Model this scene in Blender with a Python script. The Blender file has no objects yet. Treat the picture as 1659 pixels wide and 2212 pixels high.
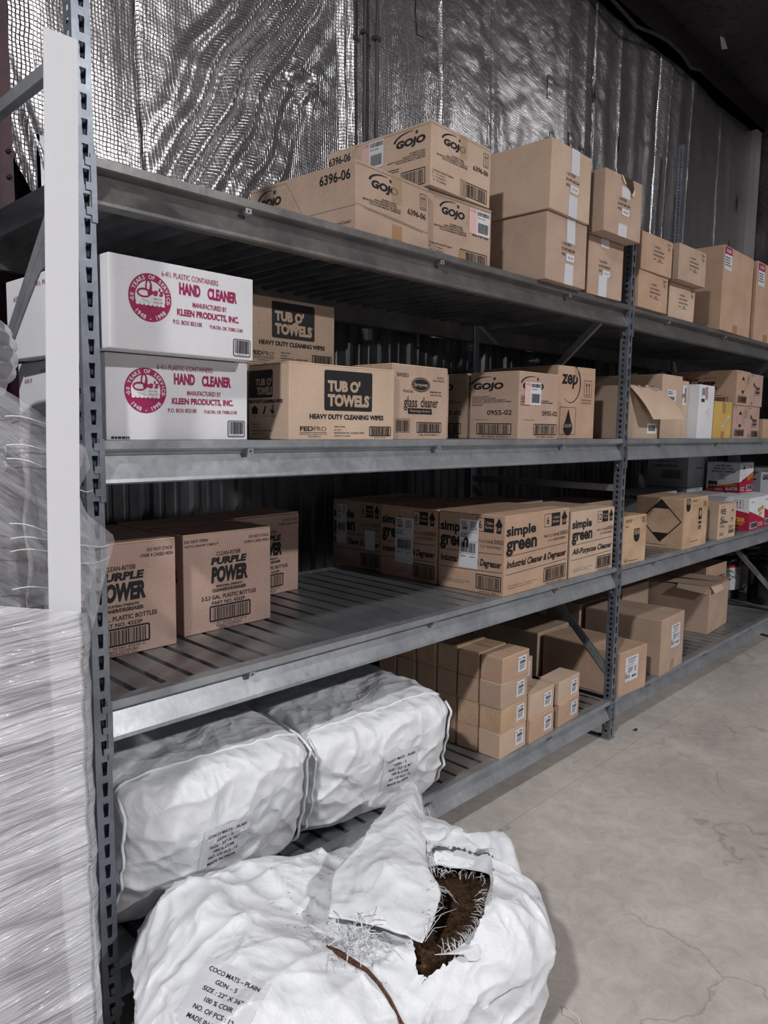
import bpy, bmesh, math, random
from math import pi, sin, cos, radians, sqrt, atan2
from mathutils import Vector, Matrix, noise
SC = bpy.context.scene
COL = SC.collection
R0 = random.Random(7)

# ------------------------------------------------------------------ materials
def lin(c):
    r = []
    for v in c:
        v = v / 255.0
        r.append(v / 12.92 if v <= .04045 else ((v + .055) / 1.055) ** 2.4)
    return (r[0], r[1], r[2], 1.0)

def nodes(name):
    m = bpy.data.materials.new(name); m.use_nodes = True
    nt = m.node_tree
    return m, nt, nt.nodes['Principled BSDF']

def nd(nt, t, **kw):
    n = nt.nodes.new(t)
    for k, v in kw.items():
        if k in n.inputs: n.inputs[k].default_value = v
        else: setattr(n, k, v)
    return n

def plain(name, col, rough=.6, metal=0.0, spec=.5):
    m, nt, b = nodes(name)
    b.inputs['Base Color'].default_value = lin(col)
    b.inputs['Roughness'].default_value = rough
    b.inputs['Metallic'].default_value = metal
    b.inputs['Specular IOR Level'].default_value = spec
    return m

def noisy(name, c1, c2, scale=8, rough=.7, rough2=None, metal=0.0, bump=0.0, bscale=60, detail=4, stretch=(1, 1, 1), fac=(.35, .65), spec=.5, bstretch=None, bdist=.01):
    m, nt, b = nodes(name); L = nt.links.new
    tc = nd(nt, 'ShaderNodeTexCoord'); mp = nd(nt, 'ShaderNodeMapping'); mp.inputs['Scale'].default_value = stretch
    L(tc.outputs['Object'], mp.inputs['Vector'])
    n = nd(nt, 'ShaderNodeTexNoise', Scale=scale, Detail=detail, Roughness=.6); L(mp.outputs[0], n.inputs['Vector'])
    r = nd(nt, 'ShaderNodeValToRGB'); r.color_ramp.elements[0].position = fac[0]; r.color_ramp.elements[1].position = fac[1]
    r.color_ramp.elements[0].color = lin(c1); r.color_ramp.elements[1].color = lin(c2)
    L(n.outputs['Fac'], r.inputs[0]); L(r.outputs[0], b.inputs['Base Color'])
    b.inputs['Roughness'].default_value = rough; b.inputs['Metallic'].default_value = metal
    b.inputs['Specular IOR Level'].default_value = spec
    if rough2 is not None:
        mr = nd(nt, 'ShaderNodeMapRange'); mr.inputs['To Min'].default_value = rough; mr.inputs['To Max'].default_value = rough2
        L(n.outputs['Fac'], mr.inputs['Value']); L(mr.outputs[0], b.inputs['Roughness'])
    if bump:
        mp2 = nd(nt, 'ShaderNodeMapping'); mp2.inputs['Scale'].default_value = bstretch or stretch
        L(tc.outputs['Object'], mp2.inputs['Vector'])
        n2 = nd(nt, 'ShaderNodeTexNoise', Scale=bscale, Detail=3); L(mp2.outputs[0], n2.inputs['Vector'])
        bp = nd(nt, 'ShaderNodeBump', Strength=bump, Distance=bdist); L(n2.outputs['Fac'], bp.inputs['Height']); L(bp.outputs[0], b.inputs['Normal'])
    return m

def kraft(name, c, var=8):
    """corrugated board: fine vertical flutes, speckle"""
    m, nt, b = nodes(name); L = nt.links.new
    tc = nd(nt, 'ShaderNodeTexCoord')
    n = nd(nt, 'ShaderNodeTexNoise', Scale=160, Detail=3, Roughness=.7); L(tc.outputs['Object'], n.inputs['Vector'])
    n3 = nd(nt, 'ShaderNodeTexNoise', Scale=7, Detail=3); L(tc.outputs['Object'], n3.inputs['Vector'])
    mx = nd(nt, 'ShaderNodeMath', operation='ADD'); L(n.outputs['Fac'], mx.inputs[0]); L(n3.outputs['Fac'], mx.inputs[1])
    hl = nd(nt, 'ShaderNodeMath', operation='MULTIPLY'); L(mx.outputs[0], hl.inputs[0]); hl.inputs[1].default_value = .5
    r = nd(nt, 'ShaderNodeValToRGB'); r.color_ramp.elements[0].position = .38; r.color_ramp.elements[1].position = .64
    r.color_ramp.elements[0].color = lin([max(0, v - var * 1.3) for v in c]); r.color_ramp.elements[1].color = lin([min(255, v + var) for v in c])
    L(hl.outputs[0], r.inputs[0]); L(r.outputs[0], b.inputs['Base Color'])
    b.inputs['Roughness'].default_value = .78; b.inputs['Specular IOR Level'].default_value = .25
    sx = nd(nt, 'ShaderNodeSeparateXYZ'); L(tc.outputs['Object'], sx.inputs[0])
    ad = nd(nt, 'ShaderNodeMath', operation='ADD'); L(sx.outputs['X'], ad.inputs[0]); L(sx.outputs['Y'], ad.inputs[1])
    ml = nd(nt, 'ShaderNodeMath', operation='MULTIPLY'); L(ad.outputs[0], ml.inputs[0]); ml.inputs[1].default_value = 2 * pi / .007
    sn = nd(nt, 'ShaderNodeMath', operation='SINE'); L(ml.outputs[0], sn.inputs[0])
    m2 = nd(nt, 'ShaderNodeMath', operation='MULTIPLY'); L(sn.outputs[0], m2.inputs[0]); m2.inputs[1].default_value = .07
    a2 = nd(nt, 'ShaderNodeMath', operation='ADD'); L(m2.outputs[0], a2.inputs[0]); L(n3.outputs['Fac'], a2.inputs[1])
    bp = nd(nt, 'ShaderNodeBump', Strength=.25, Distance=.002); L(a2.outputs[0], bp.inputs['Height']); L(bp.outputs[0], b.inputs['Normal'])
    return m

M = {}
M['kraft'] = kraft('kraft_board', (178, 154, 137))
M['kraft2'] = kraft('kraft_board_light', (192, 168, 149))
M['kraft3'] = kraft('kraft_board_warm', (182, 152, 131))
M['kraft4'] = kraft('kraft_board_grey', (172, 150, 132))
M['mottled'] = kraft('kraft_board_mottled', (190, 160, 132), 16)
M['pinkkraft'] = kraft('kraft_board_pink', (178, 150, 138))
M['whiteboard'] = kraft('white_board', (216, 216, 221), 4)
M['greyboard'] = kraft('grey_white_board', (172, 174, 180), 5)
M['yellow'] = kraft('yellow_board', (196, 164, 92), 10)
M['k'] = plain('black_ink', (30, 29, 32), .6, 0, .3)
M['kd'] = plain('dark_ink', (50, 44, 42), .7, 0, .3)
M['crim'] = plain('crimson_ink', (150, 30, 82), .6, 0, .3)
M['red'] = plain('red_ink', (168, 26, 60), .5)
M['wink'] = plain('white_ink', (204, 204, 208), .6)
M['knock'] = plain('bare_board_ink', (172, 149, 130), .8, 0, .2)
M['yink'] = plain('yellow_ink', (222, 176, 40), .5)
M['label'] = plain('paper_label', (208, 209, 215), .5)
M['pinklabel'] = plain('pink_label', (214, 176, 172), .5)
M['wtape'] = plain('white_tape', (205, 205, 213), .45)
M['btape'] = plain('brown_tape', (168, 132, 100), .25)
M['edge'] = plain('torn_board_edge', (214, 186, 152), .9)
M['void'] = plain('box_interior', (60, 48, 40), .9)

def glassy(name, col, alpha, rough=.15):
    m, nt, b = nodes(name)
    b.inputs['Base Color'].default_value = lin(col); b.inputs['Alpha'].default_value = alpha
    b.inputs['Roughness'].default_value = rough
    return m
M['ctape'] = glassy('clear_tape', (190, 165, 135), .45, .12)

def steel(name, c1, c2, c3):
    m, nt, b = nodes(name); L = nt.links.new
    tc = nd(nt, 'ShaderNodeTexCoord')
    n = nd(nt, 'ShaderNodeTexNoise', Scale=6, Detail=6, Roughness=.65); L(tc.outputs['Object'], n.inputs['Vector'])
    n2 = nd(nt, 'ShaderNodeTexNoise', Scale=45, Detail=4, Roughness=.7); L(tc.outputs['Object'], n2.inputs['Vector'])
    r = nd(nt, 'ShaderNodeValToRGB'); e = r.color_ramp.elements
    e[0].position = .35; e[0].color = lin(c1); e[1].position = .68; e[1].color = lin(c2)
    x = e.new(.78); x.color = lin(c3)
    mx = nd(nt, 'ShaderNodeMath', operation='MULTIPLY_ADD'); L(n2.outputs['Fac'], mx.inputs[0]); mx.inputs[1].default_value = .35
    L(n.outputs['Fac'], mx.inputs[2])
    sb = nd(nt, 'ShaderNodeMath', operation='SUBTRACT'); L(mx.outputs[0], sb.inputs[0]); sb.inputs[1].default_value = .17
    L(sb.outputs[0], r.inputs[0]); L(r.outputs[0], b.inputs['Base Color'])
    b.inputs['Metallic'].default_value = .6
    mr = nd(nt, 'ShaderNodeMapRange'); mr.inputs['To Min'].default_value = .28; mr.inputs['To Max'].default_value = .55
    L(n2.outputs['Fac'], mr.inputs['Value']); L(mr.outputs[0], b.inputs['Roughness'])
    bp = nd(nt, 'ShaderNodeBump', Strength=.12, Distance=.003); L(n2.outputs['Fac'], bp.inputs['Height']); L(bp.outputs[0], b.inputs['Normal'])
    return m
M['steel'] = steel('galvanized_steel', (142, 146, 152), (172, 176, 181), (192, 188, 184))
M['post'] = steel('blue_grey_post_steel', (104, 109, 119), (134, 140, 150), (160, 164, 170))  # darker, bluer grey than the galvanized steel
M['dirt_shade'] = steel('dusty_shaded_beam_steel', (104, 103, 104), (134, 131, 129), (158, 148, 139))  # dusty brownish tint, plus the dark reflection of the surroundings painted into the colour
M['deck'] = noisy('deck_steel', (140, 143, 148), (184, 186, 190), 5, .32, .5, .82, .08, 40, 6, (1, 1, 1), (.3, .7))
M['bolt'] = plain('zinc_bolt', (190, 192, 196), .3, .9)
M['redsteel'] = noisy('primer_red_steel', (52, 26, 36), (70, 36, 48), 8, .55)
M['darkred'] = noisy('dark_primer_steel', (20, 12, 15), (32, 19, 24), 8, .7)
M['conduit'] = plain('grey_conduit', (62, 62, 68), .45, .3)
M['panel'] = noisy('corrugated_galvalume', (84, 84, 88), (120, 120, 124), 10, .36, .55, .75, .1, 60, 5, (1, 1, .3))
M['cream'] = plain('cream_plate', (150, 148, 144), .6)

def foil(name, c, dark=False):
    m, nt, b = nodes(name); L = nt.links.new
    tc = nd(nt, 'ShaderNodeTexCoord'); sx = nd(nt, 'ShaderNodeSeparateXYZ'); L(tc.outputs['Object'], sx.inputs[0])
    def wave(out, pitch, sharp):
        d = nd(nt, 'ShaderNodeTexNoise', Scale=7, Detail=3); L(tc.outputs['Object'], d.inputs['Vector'])
        q = nd(nt, 'ShaderNodeMath', operation='MULTIPLY_ADD'); L(d.outputs['Fac'], q.inputs[0]); q.inputs[1].default_value = .03; L(out, q.inputs[2])
        a = nd(nt, 'ShaderNodeMath', operation='MULTIPLY'); L(q.outputs[0], a.inputs[0]); a.inputs[1].default_value = 1.0 / pitch
        f = nd(nt, 'ShaderNodeMath', operation='FRACT'); L(a.outputs[0], f.inputs[0])
        s = nd(nt, 'ShaderNodeMath', operation='SUBTRACT'); L(f.outputs[0], s.inputs[0]); s.inputs[1].default_value = .5
        ab = nd(nt, 'ShaderNodeMath', operation='ABSOLUTE'); L(s.outputs[0], ab.inputs[0])
        lt = nd(nt, 'ShaderNodeMapRange'); lt.inputs['From Min'].default_value = 0; lt.inputs['From Max'].default_value = sharp
        lt.inputs['To Min'].default_value = 1; lt.inputs['To Max'].default_value = 0; L(ab.outputs[0], lt.inputs['Value'])
        return lt.outputs[0]
    # scrim threads: verticals, and shallow diagonal cross threads
    dg = nd(nt, 'ShaderNodeMath', operation='MULTIPLY_ADD'); L(sx.outputs['X'], dg.inputs[0]); dg.inputs[1].default_value = .12; L(sx.outputs['Z'], dg.inputs[2])
    v = wave(sx.outputs['X'], .0125, .16); h = wave(dg.outputs[0], .015, .14)
    mxx = nd(nt, 'ShaderNodeMath', operation='MAXIMUM'); L(v, mxx.inputs[0]); L(h, mxx.inputs[1])
    mp = nd(nt, 'ShaderNodeMapping'); mp.inputs['Scale'].default_value = (1, 1, .12); L(tc.outputs['Object'], mp.inputs['Vector'])
    pl = nd(nt, 'ShaderNodeTexNoise', Scale=38, Detail=3); L(mp.outputs[0], pl.inputs['Vector'])
    cr = nd(nt, 'ShaderNodeTexNoise', Scale=55, Detail=5, Roughness=.7); L(tc.outputs['Object'], cr.inputs['Vector'])
    s1 = nd(nt, 'ShaderNodeMath', operation='MULTIPLY_ADD'); L(pl.outputs['Fac'], s1.inputs[0]); s1.inputs[1].default_value = 2.2; L(mxx.outputs[0], s1.inputs[2])
    s2 = nd(nt, 'ShaderNodeMath', operation='MULTIPLY_ADD'); L(cr.outputs['Fac'], s2.inputs[0]); s2.inputs[1].default_value = 1.0; L(s1.outputs[0], s2.inputs[2])
    bp = nd(nt, 'ShaderNodeBump', Strength=.5 if not dark else .5, Distance=.003); L(s2.outputs[0], bp.inputs['Height']); L(bp.outputs[0], b.inputs['Normal'])
    mc = nd(nt, 'ShaderNodeMix', data_type='RGBA'); mc.inputs[6].default_value = lin(c); mc.inputs[7].default_value = lin([v_ * .55 for v_ in c])
    k = nd(nt, 'ShaderNodeMath', operation='MULTIPLY'); L(mxx.outputs[0], k.inputs[0]); k.inputs[1].default_value = .6
    L(k.outputs[0], mc.inputs[0]); L(mc.outputs[2], b.inputs['Base Color'])
    b.inputs['Metallic'].default_value = .95 if not dark else .6
    b.inputs['Roughness'].default_value = .27 if not dark else .42
    return m
M['foil'] = foil('foil_insulation', (206, 203, 206))
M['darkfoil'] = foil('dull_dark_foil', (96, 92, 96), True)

def concrete():
    m, nt, b = nodes('polished_concrete'); L = nt.links.new
    tc = nd(nt, 'ShaderNodeTexCoord')
    n = nd(nt, 'ShaderNodeTexNoise', Scale=1.6, Detail=8, Roughness=.6, Distortion=.6); L(tc.outputs['Object'], n.inputs['Vector'])
    r = nd(nt, 'ShaderNodeValToRGB'); e = r.color_ramp.elements
    e[0].position = .34; e[0].color = lin((178, 171, 166)); e[1].position = .66; e[1].color = lin((206, 198, 192))
    n2 = nd(nt, 'ShaderNodeTexNoise', Scale=11, Detail=8, Roughness=.75, Distortion=1.2); L(tc.outputs['Object'], n2.inputs['Vector'])
    r2 = nd(nt, 'ShaderNodeValToRGB'); e = r2.color_ramp.elements
    e[0].position = .36; e[0].color = (.8, .79, .78, 1); e[1].position = .6; e[1].color = (1, 1, 1, 1)
    mx = nd(nt, 'ShaderNodeMix', data_type='RGBA', blend_type='MULTIPLY'); mx.inputs[0].default_value = 1
    L(n.outputs['Fac'], r.inputs[0]); L(n2.outputs['Fac'], r2.inputs[0]); L(r.outputs[0], mx.inputs[6]); L(r2.outputs[0], mx.inputs[7])
    # hairline cracks
    vo = nd(nt, 'ShaderNodeTexVoronoi', feature='DISTANCE_TO_EDGE', Scale=1.1)
    wn = nd(nt, 'ShaderNodeTexNoise', Scale=3, Detail=5)
    L(tc.outputs['Object'], wn.inputs['Vector'])
    vm = nd(nt, 'ShaderNodeVectorMath', operation='MULTIPLY_ADD'); L(wn.outputs['Color'], vm.inputs[0]); vm.inputs[1].default_value = (.35, .35, .35); L(tc.outputs['Object'], vm.inputs[2])
    L(vm.outputs[0], vo.inputs['Vector'])
    lt = nd(nt, 'ShaderNodeMapRange'); lt.inputs['From Max'].default_value = .006; lt.inputs['To Min'].default_value = .35; lt.inputs['To Max'].default_value = 0
    L(vo.outputs['Distance'], lt.inputs['Value'])
    mk = nd(nt, 'ShaderNodeTexNoise', Scale=1.3); L(tc.outputs['Object'], mk.inputs['Vector'])
    gt = nd(nt, 'ShaderNodeMath', operation='GREATER_THAN'); L(mk.outputs['Fac'], gt.inputs[0]); gt.inputs[1].default_value = .53
    cm = nd(nt, 'ShaderNodeMath', operation='MULTIPLY'); L(lt.outputs[0], cm.inputs[0]); L(gt.outputs[0], cm.inputs[1])
    m3 = nd(nt, 'ShaderNodeMix', data_type='RGBA'); m3.inputs[7].default_value = lin((84, 78, 76)); L(cm.outputs[0], m3.inputs[0]); L(mx.outputs[2], m3.inputs[6])
    L(m3.outputs[2], b.inputs['Base Color'])
    b.inputs['Roughness'].default_value = .55; b.inputs['Specular IOR Level'].default_value = .4
    bp = nd(nt, 'ShaderNodeBump', Strength=.1, Distance=.004); L(n2.outputs['Fac'], bp.inputs['Height']); L(bp.outputs[0], b.inputs['Normal'])
    return m
M['concrete'] = concrete()

def woven():
    m, nt, b = nodes('white_woven_sack'); L = nt.links.new
    tc = nd(nt, 'ShaderNodeTexCoord')
    wn = nd(nt, 'ShaderNodeTexNoise', Scale=4, Detail=3); L(tc.outputs['Object'], wn.inputs['Vector'])
    vm = nd(nt, 'ShaderNodeVectorMath', operation='MULTIPLY_ADD'); L(wn.outputs['Color'], vm.inputs[0]); vm.inputs[1].default_value = (.22, .22, .22); L(tc.outputs['Object'], vm.inputs[2])
    acc = None
    for sc, k, st in ((7, 1.0, (1, 1, .55)), (15, .5, (1, .7, 1)), (34, .16, (1, 1, .6))):
        mp = nd(nt, 'ShaderNodeMapping'); mp.inputs['Scale'].default_value = st; mp.inputs['Rotation'].default_value = (.3 * sc, .25, .4); L(vm.outputs[0], mp.inputs['Vector'])
        v = nd(nt, 'ShaderNodeTexVoronoi', feature='F1', Scale=sc); L(mp.outputs[0], v.inputs['Vector'])
        q = nd(nt, 'ShaderNodeMath', operation='MULTIPLY_ADD'); L(v.outputs['Distance'], q.inputs[0]); q.inputs[1].default_value = k
        if acc is None: q.inputs[2].default_value = 0
        else: L(acc, q.inputs[2])
        acc = q.outputs[0]
    sx = nd(nt, 'ShaderNodeSeparateXYZ'); L(tc.outputs['Object'], sx.inputs[0])
    def s_(o, k):
        q = nd(nt, 'ShaderNodeMath', operation='MULTIPLY'); L(o, q.inputs[0]); q.inputs[1].default_value = k
        z = nd(nt, 'ShaderNodeMath', operation='SINE'); L(q.outputs[0], z.inputs[0]); return z.outputs[0]
    ax = nd(nt, 'ShaderNodeMath', operation='ADD'); L(sx.outputs['X'], ax.inputs[0]); L(sx.outputs['Y'], ax.inputs[1])
    az = nd(nt, 'ShaderNodeMath', operation='SUBTRACT'); L(sx.outputs['Z'], az.inputs[0]); L(sx.outputs['Y'], az.inputs[1])
    mu = nd(nt, 'ShaderNodeMath', operation='MULTIPLY'); L(s_(ax.outputs[0], 1500), mu.inputs[0]); L(s_(az.outputs[0], 1500), mu.inputs[1])
    h = nd(nt, 'ShaderNodeMath', operation='MULTIPLY_ADD'); L(mu.outputs[0], h.inputs[0]); h.inputs[1].default_value = .012; L(acc, h.inputs[2])
    bp = nd(nt, 'ShaderNodeBump', Strength=.8, Distance=.026); L(h.outputs[0], bp.inputs['Height']); L(bp.outputs[0], b.inputs['Normal'])
    b.inputs['Base Color'].default_value = lin((230, 232, 237)); b.inputs['Roughness'].default_value = .4
    return m
M['woven'] = woven()
M['fray'] = plain('white_fibre', (228, 230, 235), .5)
M['coir'] = noisy('coir_mat', (46, 34, 28), (112, 86, 64), 60, .95, None, 0, .9, 220, 6, (1, 1, 1), (.3, .7), .1)
M['twine'] = noisy('coir_twine', (62, 36, 26), (112, 70, 50), 150, .9, None, 0, .6, 300)
M['foam'] = noisy('white_foam_bundle', (205, 205, 210), (216, 216, 221), 20, .5, None, 0, .5, 26, 4, (1, 1, 2.5), (.3, .7), .5, (.5, .5, 3))
M['cornerboard'] = plain('white_cardboard_protector', (214, 215, 220), .6)

def film(name, alo, ahi, rot, sc=(2, 2, 30), bsc=(3, 3, 60), bump=.7):
    m, nt, b = nodes(name); L = nt.links.new
    tc = nd(nt, 'ShaderNodeTexCoord')
    mp0 = nd(nt, 'ShaderNodeMapping'); mp0.inputs['Rotation'].default_value = (0, rot, 0); L(tc.outputs['Object'], mp0.inputs['Vector'])
    def tex(scale, det):
        mp = nd(nt, 'ShaderNodeMapping'); mp.inputs['Scale'].default_value = scale; L(mp0.outputs[0], mp.inputs['Vector'])
        n = nd(nt, 'ShaderNodeTexNoise', Scale=1.6, Detail=det, Roughness=.6, Distortion=.3); L(mp.outputs[0], n.inputs['Vector']); return n.outputs['Fac']
    a = tex(sc, 5); h = tex(bsc, 4)
    mr = nd(nt, 'ShaderNodeMapRange'); mr.inputs['From Min'].default_value = .3; mr.inputs['From Max'].default_value = .7
    mr.inputs['To Min'].default_value = alo; mr.inputs['To Max'].default_value = ahi; L(a, mr.inputs['Value']); L(mr.outputs[0], b.inputs['Alpha'])
    b.inputs['Base Color'].default_value = lin((228, 228, 235)); b.inputs['Roughness'].default_value = .1
    ad = nd(nt, 'ShaderNodeMath', operation='MULTIPLY_ADD'); L(a, ad.inputs[0]); ad.inputs[1].default_value = 1.5; L(h, ad.inputs[2])
    bp = nd(nt, 'ShaderNodeBump', Strength=bump, Distance=.010); L(ad.outputs[0], bp.inputs['Height']); L(bp.outputs[0], b.inputs['Normal'])
    return m
M['film'] = film('stretch_film', .42, .80, radians(3), (1.5, 1.5, 20), (2.2, 2.2, 46), 1.0)
M['veil'] = film('stretch_film_loose', .12, .5, radians(-38), (3, 3, 22), (5, 5, 50))
M['film2'] = film('stretch_film_thin', .12, .5, radians(-60), (4, 4, 16), (6, 6, 40))
M['rope'] = plain('rolled_film_edge', (226, 228, 234), .35)
M['blackpail'] = plain('black_plastic_pail', (16, 16, 18), .3)
M['gold'] = plain('dull_gold_print', (96, 84, 50), .6)

# ------------------------------------------------------------------ mesh helpers
def link(o, parent=None):
    COL.objects.link(o)
    if parent: o.parent = parent
    return o

def tag(o, label=None, cat=None, group=None, kind=None):
    if label: o['label'] = label
    if cat: o['category'] = cat
    if group: o['group'] = group
    if kind: o['kind'] = kind
    return o

def empty(name, loc, rz=0, label=None, cat=None, group=None):
    o = bpy.data.objects.new(name, None); o.location = loc; o.rotation_euler = (0, 0, rz); o.empty_display_size = .05
    COL.objects.link(o)
    return tag(o, label, cat, group)

class MB:
    """collects polygons with material keys; build() links them as one mesh object"""
    def __init__(s): s.v = []; s.f = []; s.m = []; s.k = []; s.sm = []
    def mi(s, key):
        if key not in s.k: s.k.append(key)
        return s.k.index(key)
    def poly(s, pts, key, smooth=False):
        b = len(s.v); s.v += [tuple(p) for p in pts]; s.f.append(tuple(range(b, b + len(pts)))); s.m.append(s.mi(key)); s.sm.append(smooth)
    def raw(s, vs, fs, key, smooth=False):
        b = len(s.v); s.v += [tuple(p) for p in vs]; i = s.mi(key)
        for f in fs: s.f.append(tuple(b + j for j in f)); s.m.append(i); s.sm.append(smooth)
    def box(s, a, b, key):
        x0, y0, z0 = a; x1, y1, z1 = b
        vs = [(x0, y0, z0), (x1, y0, z0), (x1, y1, z0), (x0, y1, z0), (x0, y0, z1), (x1, y0, z1), (x1, y1, z1), (x0, y1, z1)]
        s.raw(vs, [(0, 3, 2, 1), (4, 5, 6, 7), (0, 1, 5, 4), (1, 2, 6, 5), (2, 3, 7, 6), (3, 0, 4, 7)], key)
    def bar(s, p, q, w, t, key, up=(1, 0, 0)):
        p = Vector(p); q = Vector(q); d = (q - p).normalized(); u = Vector(up); u = (u - d * u.dot(d)).normalized(); n = d.cross(u)
        vs = []
        for c in (p, q):
            for a, b_ in ((-1, -1), (1, -1), (1, 1), (-1, 1)): vs.append(c + u * (a * t / 2) + n * (b_ * w / 2))
        s.raw(vs, [(0, 3, 2, 1), (4, 5, 6, 7), (0, 1, 5, 4), (1, 2, 6, 5), (2, 3, 7, 6), (3, 0, 4, 7)], key)
    def extrude(s, prof, x0, x1, key, smooth=False, caps=True):
        """profile of (y,z) closed, along x"""
        n = len(prof); vs = [(x0, y, z) for y, z in prof] + [(x1, y, z) for y, z in prof]
        fs = [(i, (i + 1) % n, n + (i + 1) % n, n + i) for i in range(n)]
        s.raw(vs, fs, key, smooth)
        if caps: s.poly([(x0, y, z) for y, z in reversed(prof)], key); s.poly([(x1, y, z) for y, z in prof], key)
    def tube(s, pts, r, key, seg=8, rs=None):
        pts = [Vector(p) for p in pts]; vs = []; fs = []
        t0 = (pts[1] - pts[0]).normalized(); u = t0.orthogonal().normalized()
        for i, p in enumerate(pts):
            t = (pts[min(i + 1, len(pts) - 1)] - pts[max(i - 1, 0)]).normalized()
            u = (u - t * u.dot(t)).normalized(); v = t.cross(u); rr = rs[i] if rs else r
            for k in range(seg): a = 2 * pi * k / seg; vs.append(p + u * cos(a) * rr + v * sin(a) * rr)
        for i in range(len(pts) - 1):
            for k in range(seg):
                a = i * seg + k; b_ = i * seg + (k + 1) % seg; fs.append((a, b_, b_ + seg, a + seg))
        fs.append(tuple(reversed(range(seg)))); fs.append(tuple(range(len(vs) - seg, len(vs))))
        s.raw(vs, fs, key, True)
    def lathe(s, prof, c, key, seg=40):
        n = len(prof); vs = []; fs = []
        for r, z in prof:
            for k in range(seg): a = 2 * pi * k / seg; vs.append((c[0] + r * cos(a), c[1] + r * sin(a), c[2] + z))
        for i in range(n - 1):
            for k in range(seg):
                a = i * seg + k; b_ = i * seg + (k + 1) % seg; fs.append((a, b_, b_ + seg, a + seg))
        s.raw(vs, fs, key, True)
    def build(s, name, parent=None, warp=None, merge=False):
        me = bpy.data.meshes.new(name)
        vs = [warp(*p) for p in s.v] if warp else s.v
        me.from_pydata(vs, [], s.f)
        for k in s.k: me.materials.append(M[k])
        me.polygons.foreach_set('material_index', s.m); me.polygons.foreach_set('use_smooth', s.sm)
        me.update()
        if merge:
            bm = bmesh.new(); bm.from_mesh(me); bmesh.ops.remove_doubles(bm, verts=bm.verts, dist=1e-5); bmesh.ops.recalc_face_normals(bm, faces=bm.faces); bm.to_mesh(me); bm.free()
        return link(bpy.data.objects.new(name, me), parent)

# ------------------------------------------------------------------ lettering
_tc = {}
def text_mesh(s, bold=0.0, shear=0.0, space=1.0):
    key = (s, bold, shear, space)
    if key in _tc: return _tc[key]
    cu = bpy.data.curves.new('t', 'FONT'); cu.body = s; cu.size = 1; cu.offset = bold; cu.shear = shear; cu.space_character = space
    cu.resolution_u = 3; cu.fill_mode = 'FRONT'
    o = bpy.data.objects.new('t', cu); COL.objects.link(o)
    dg = bpy.context.evaluated_depsgraph_get(); dg.update()
    me = bpy.data.meshes.new_from_object(o.evaluated_get(dg))
    vs = [(v.co.x, v.co.y) for v in me.vertices]; fs = [tuple(p.vertices) for p in me.polygons]
    bpy.data.objects.remove(o); bpy.data.curves.remove(cu); bpy.data.meshes.remove(me)
    if not vs: vs = [(0, 0), (1, 0), (1, 1)]; fs = []
    x0 = min(v[0] for v in vs); x1 = max(v[0] for v in vs); y0 = min(v[1] for v in vs); y1 = max(v[1] for v in vs)
    _tc[key] = (vs, fs, x0, x1, y0, y1)
    return _tc[key]

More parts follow.
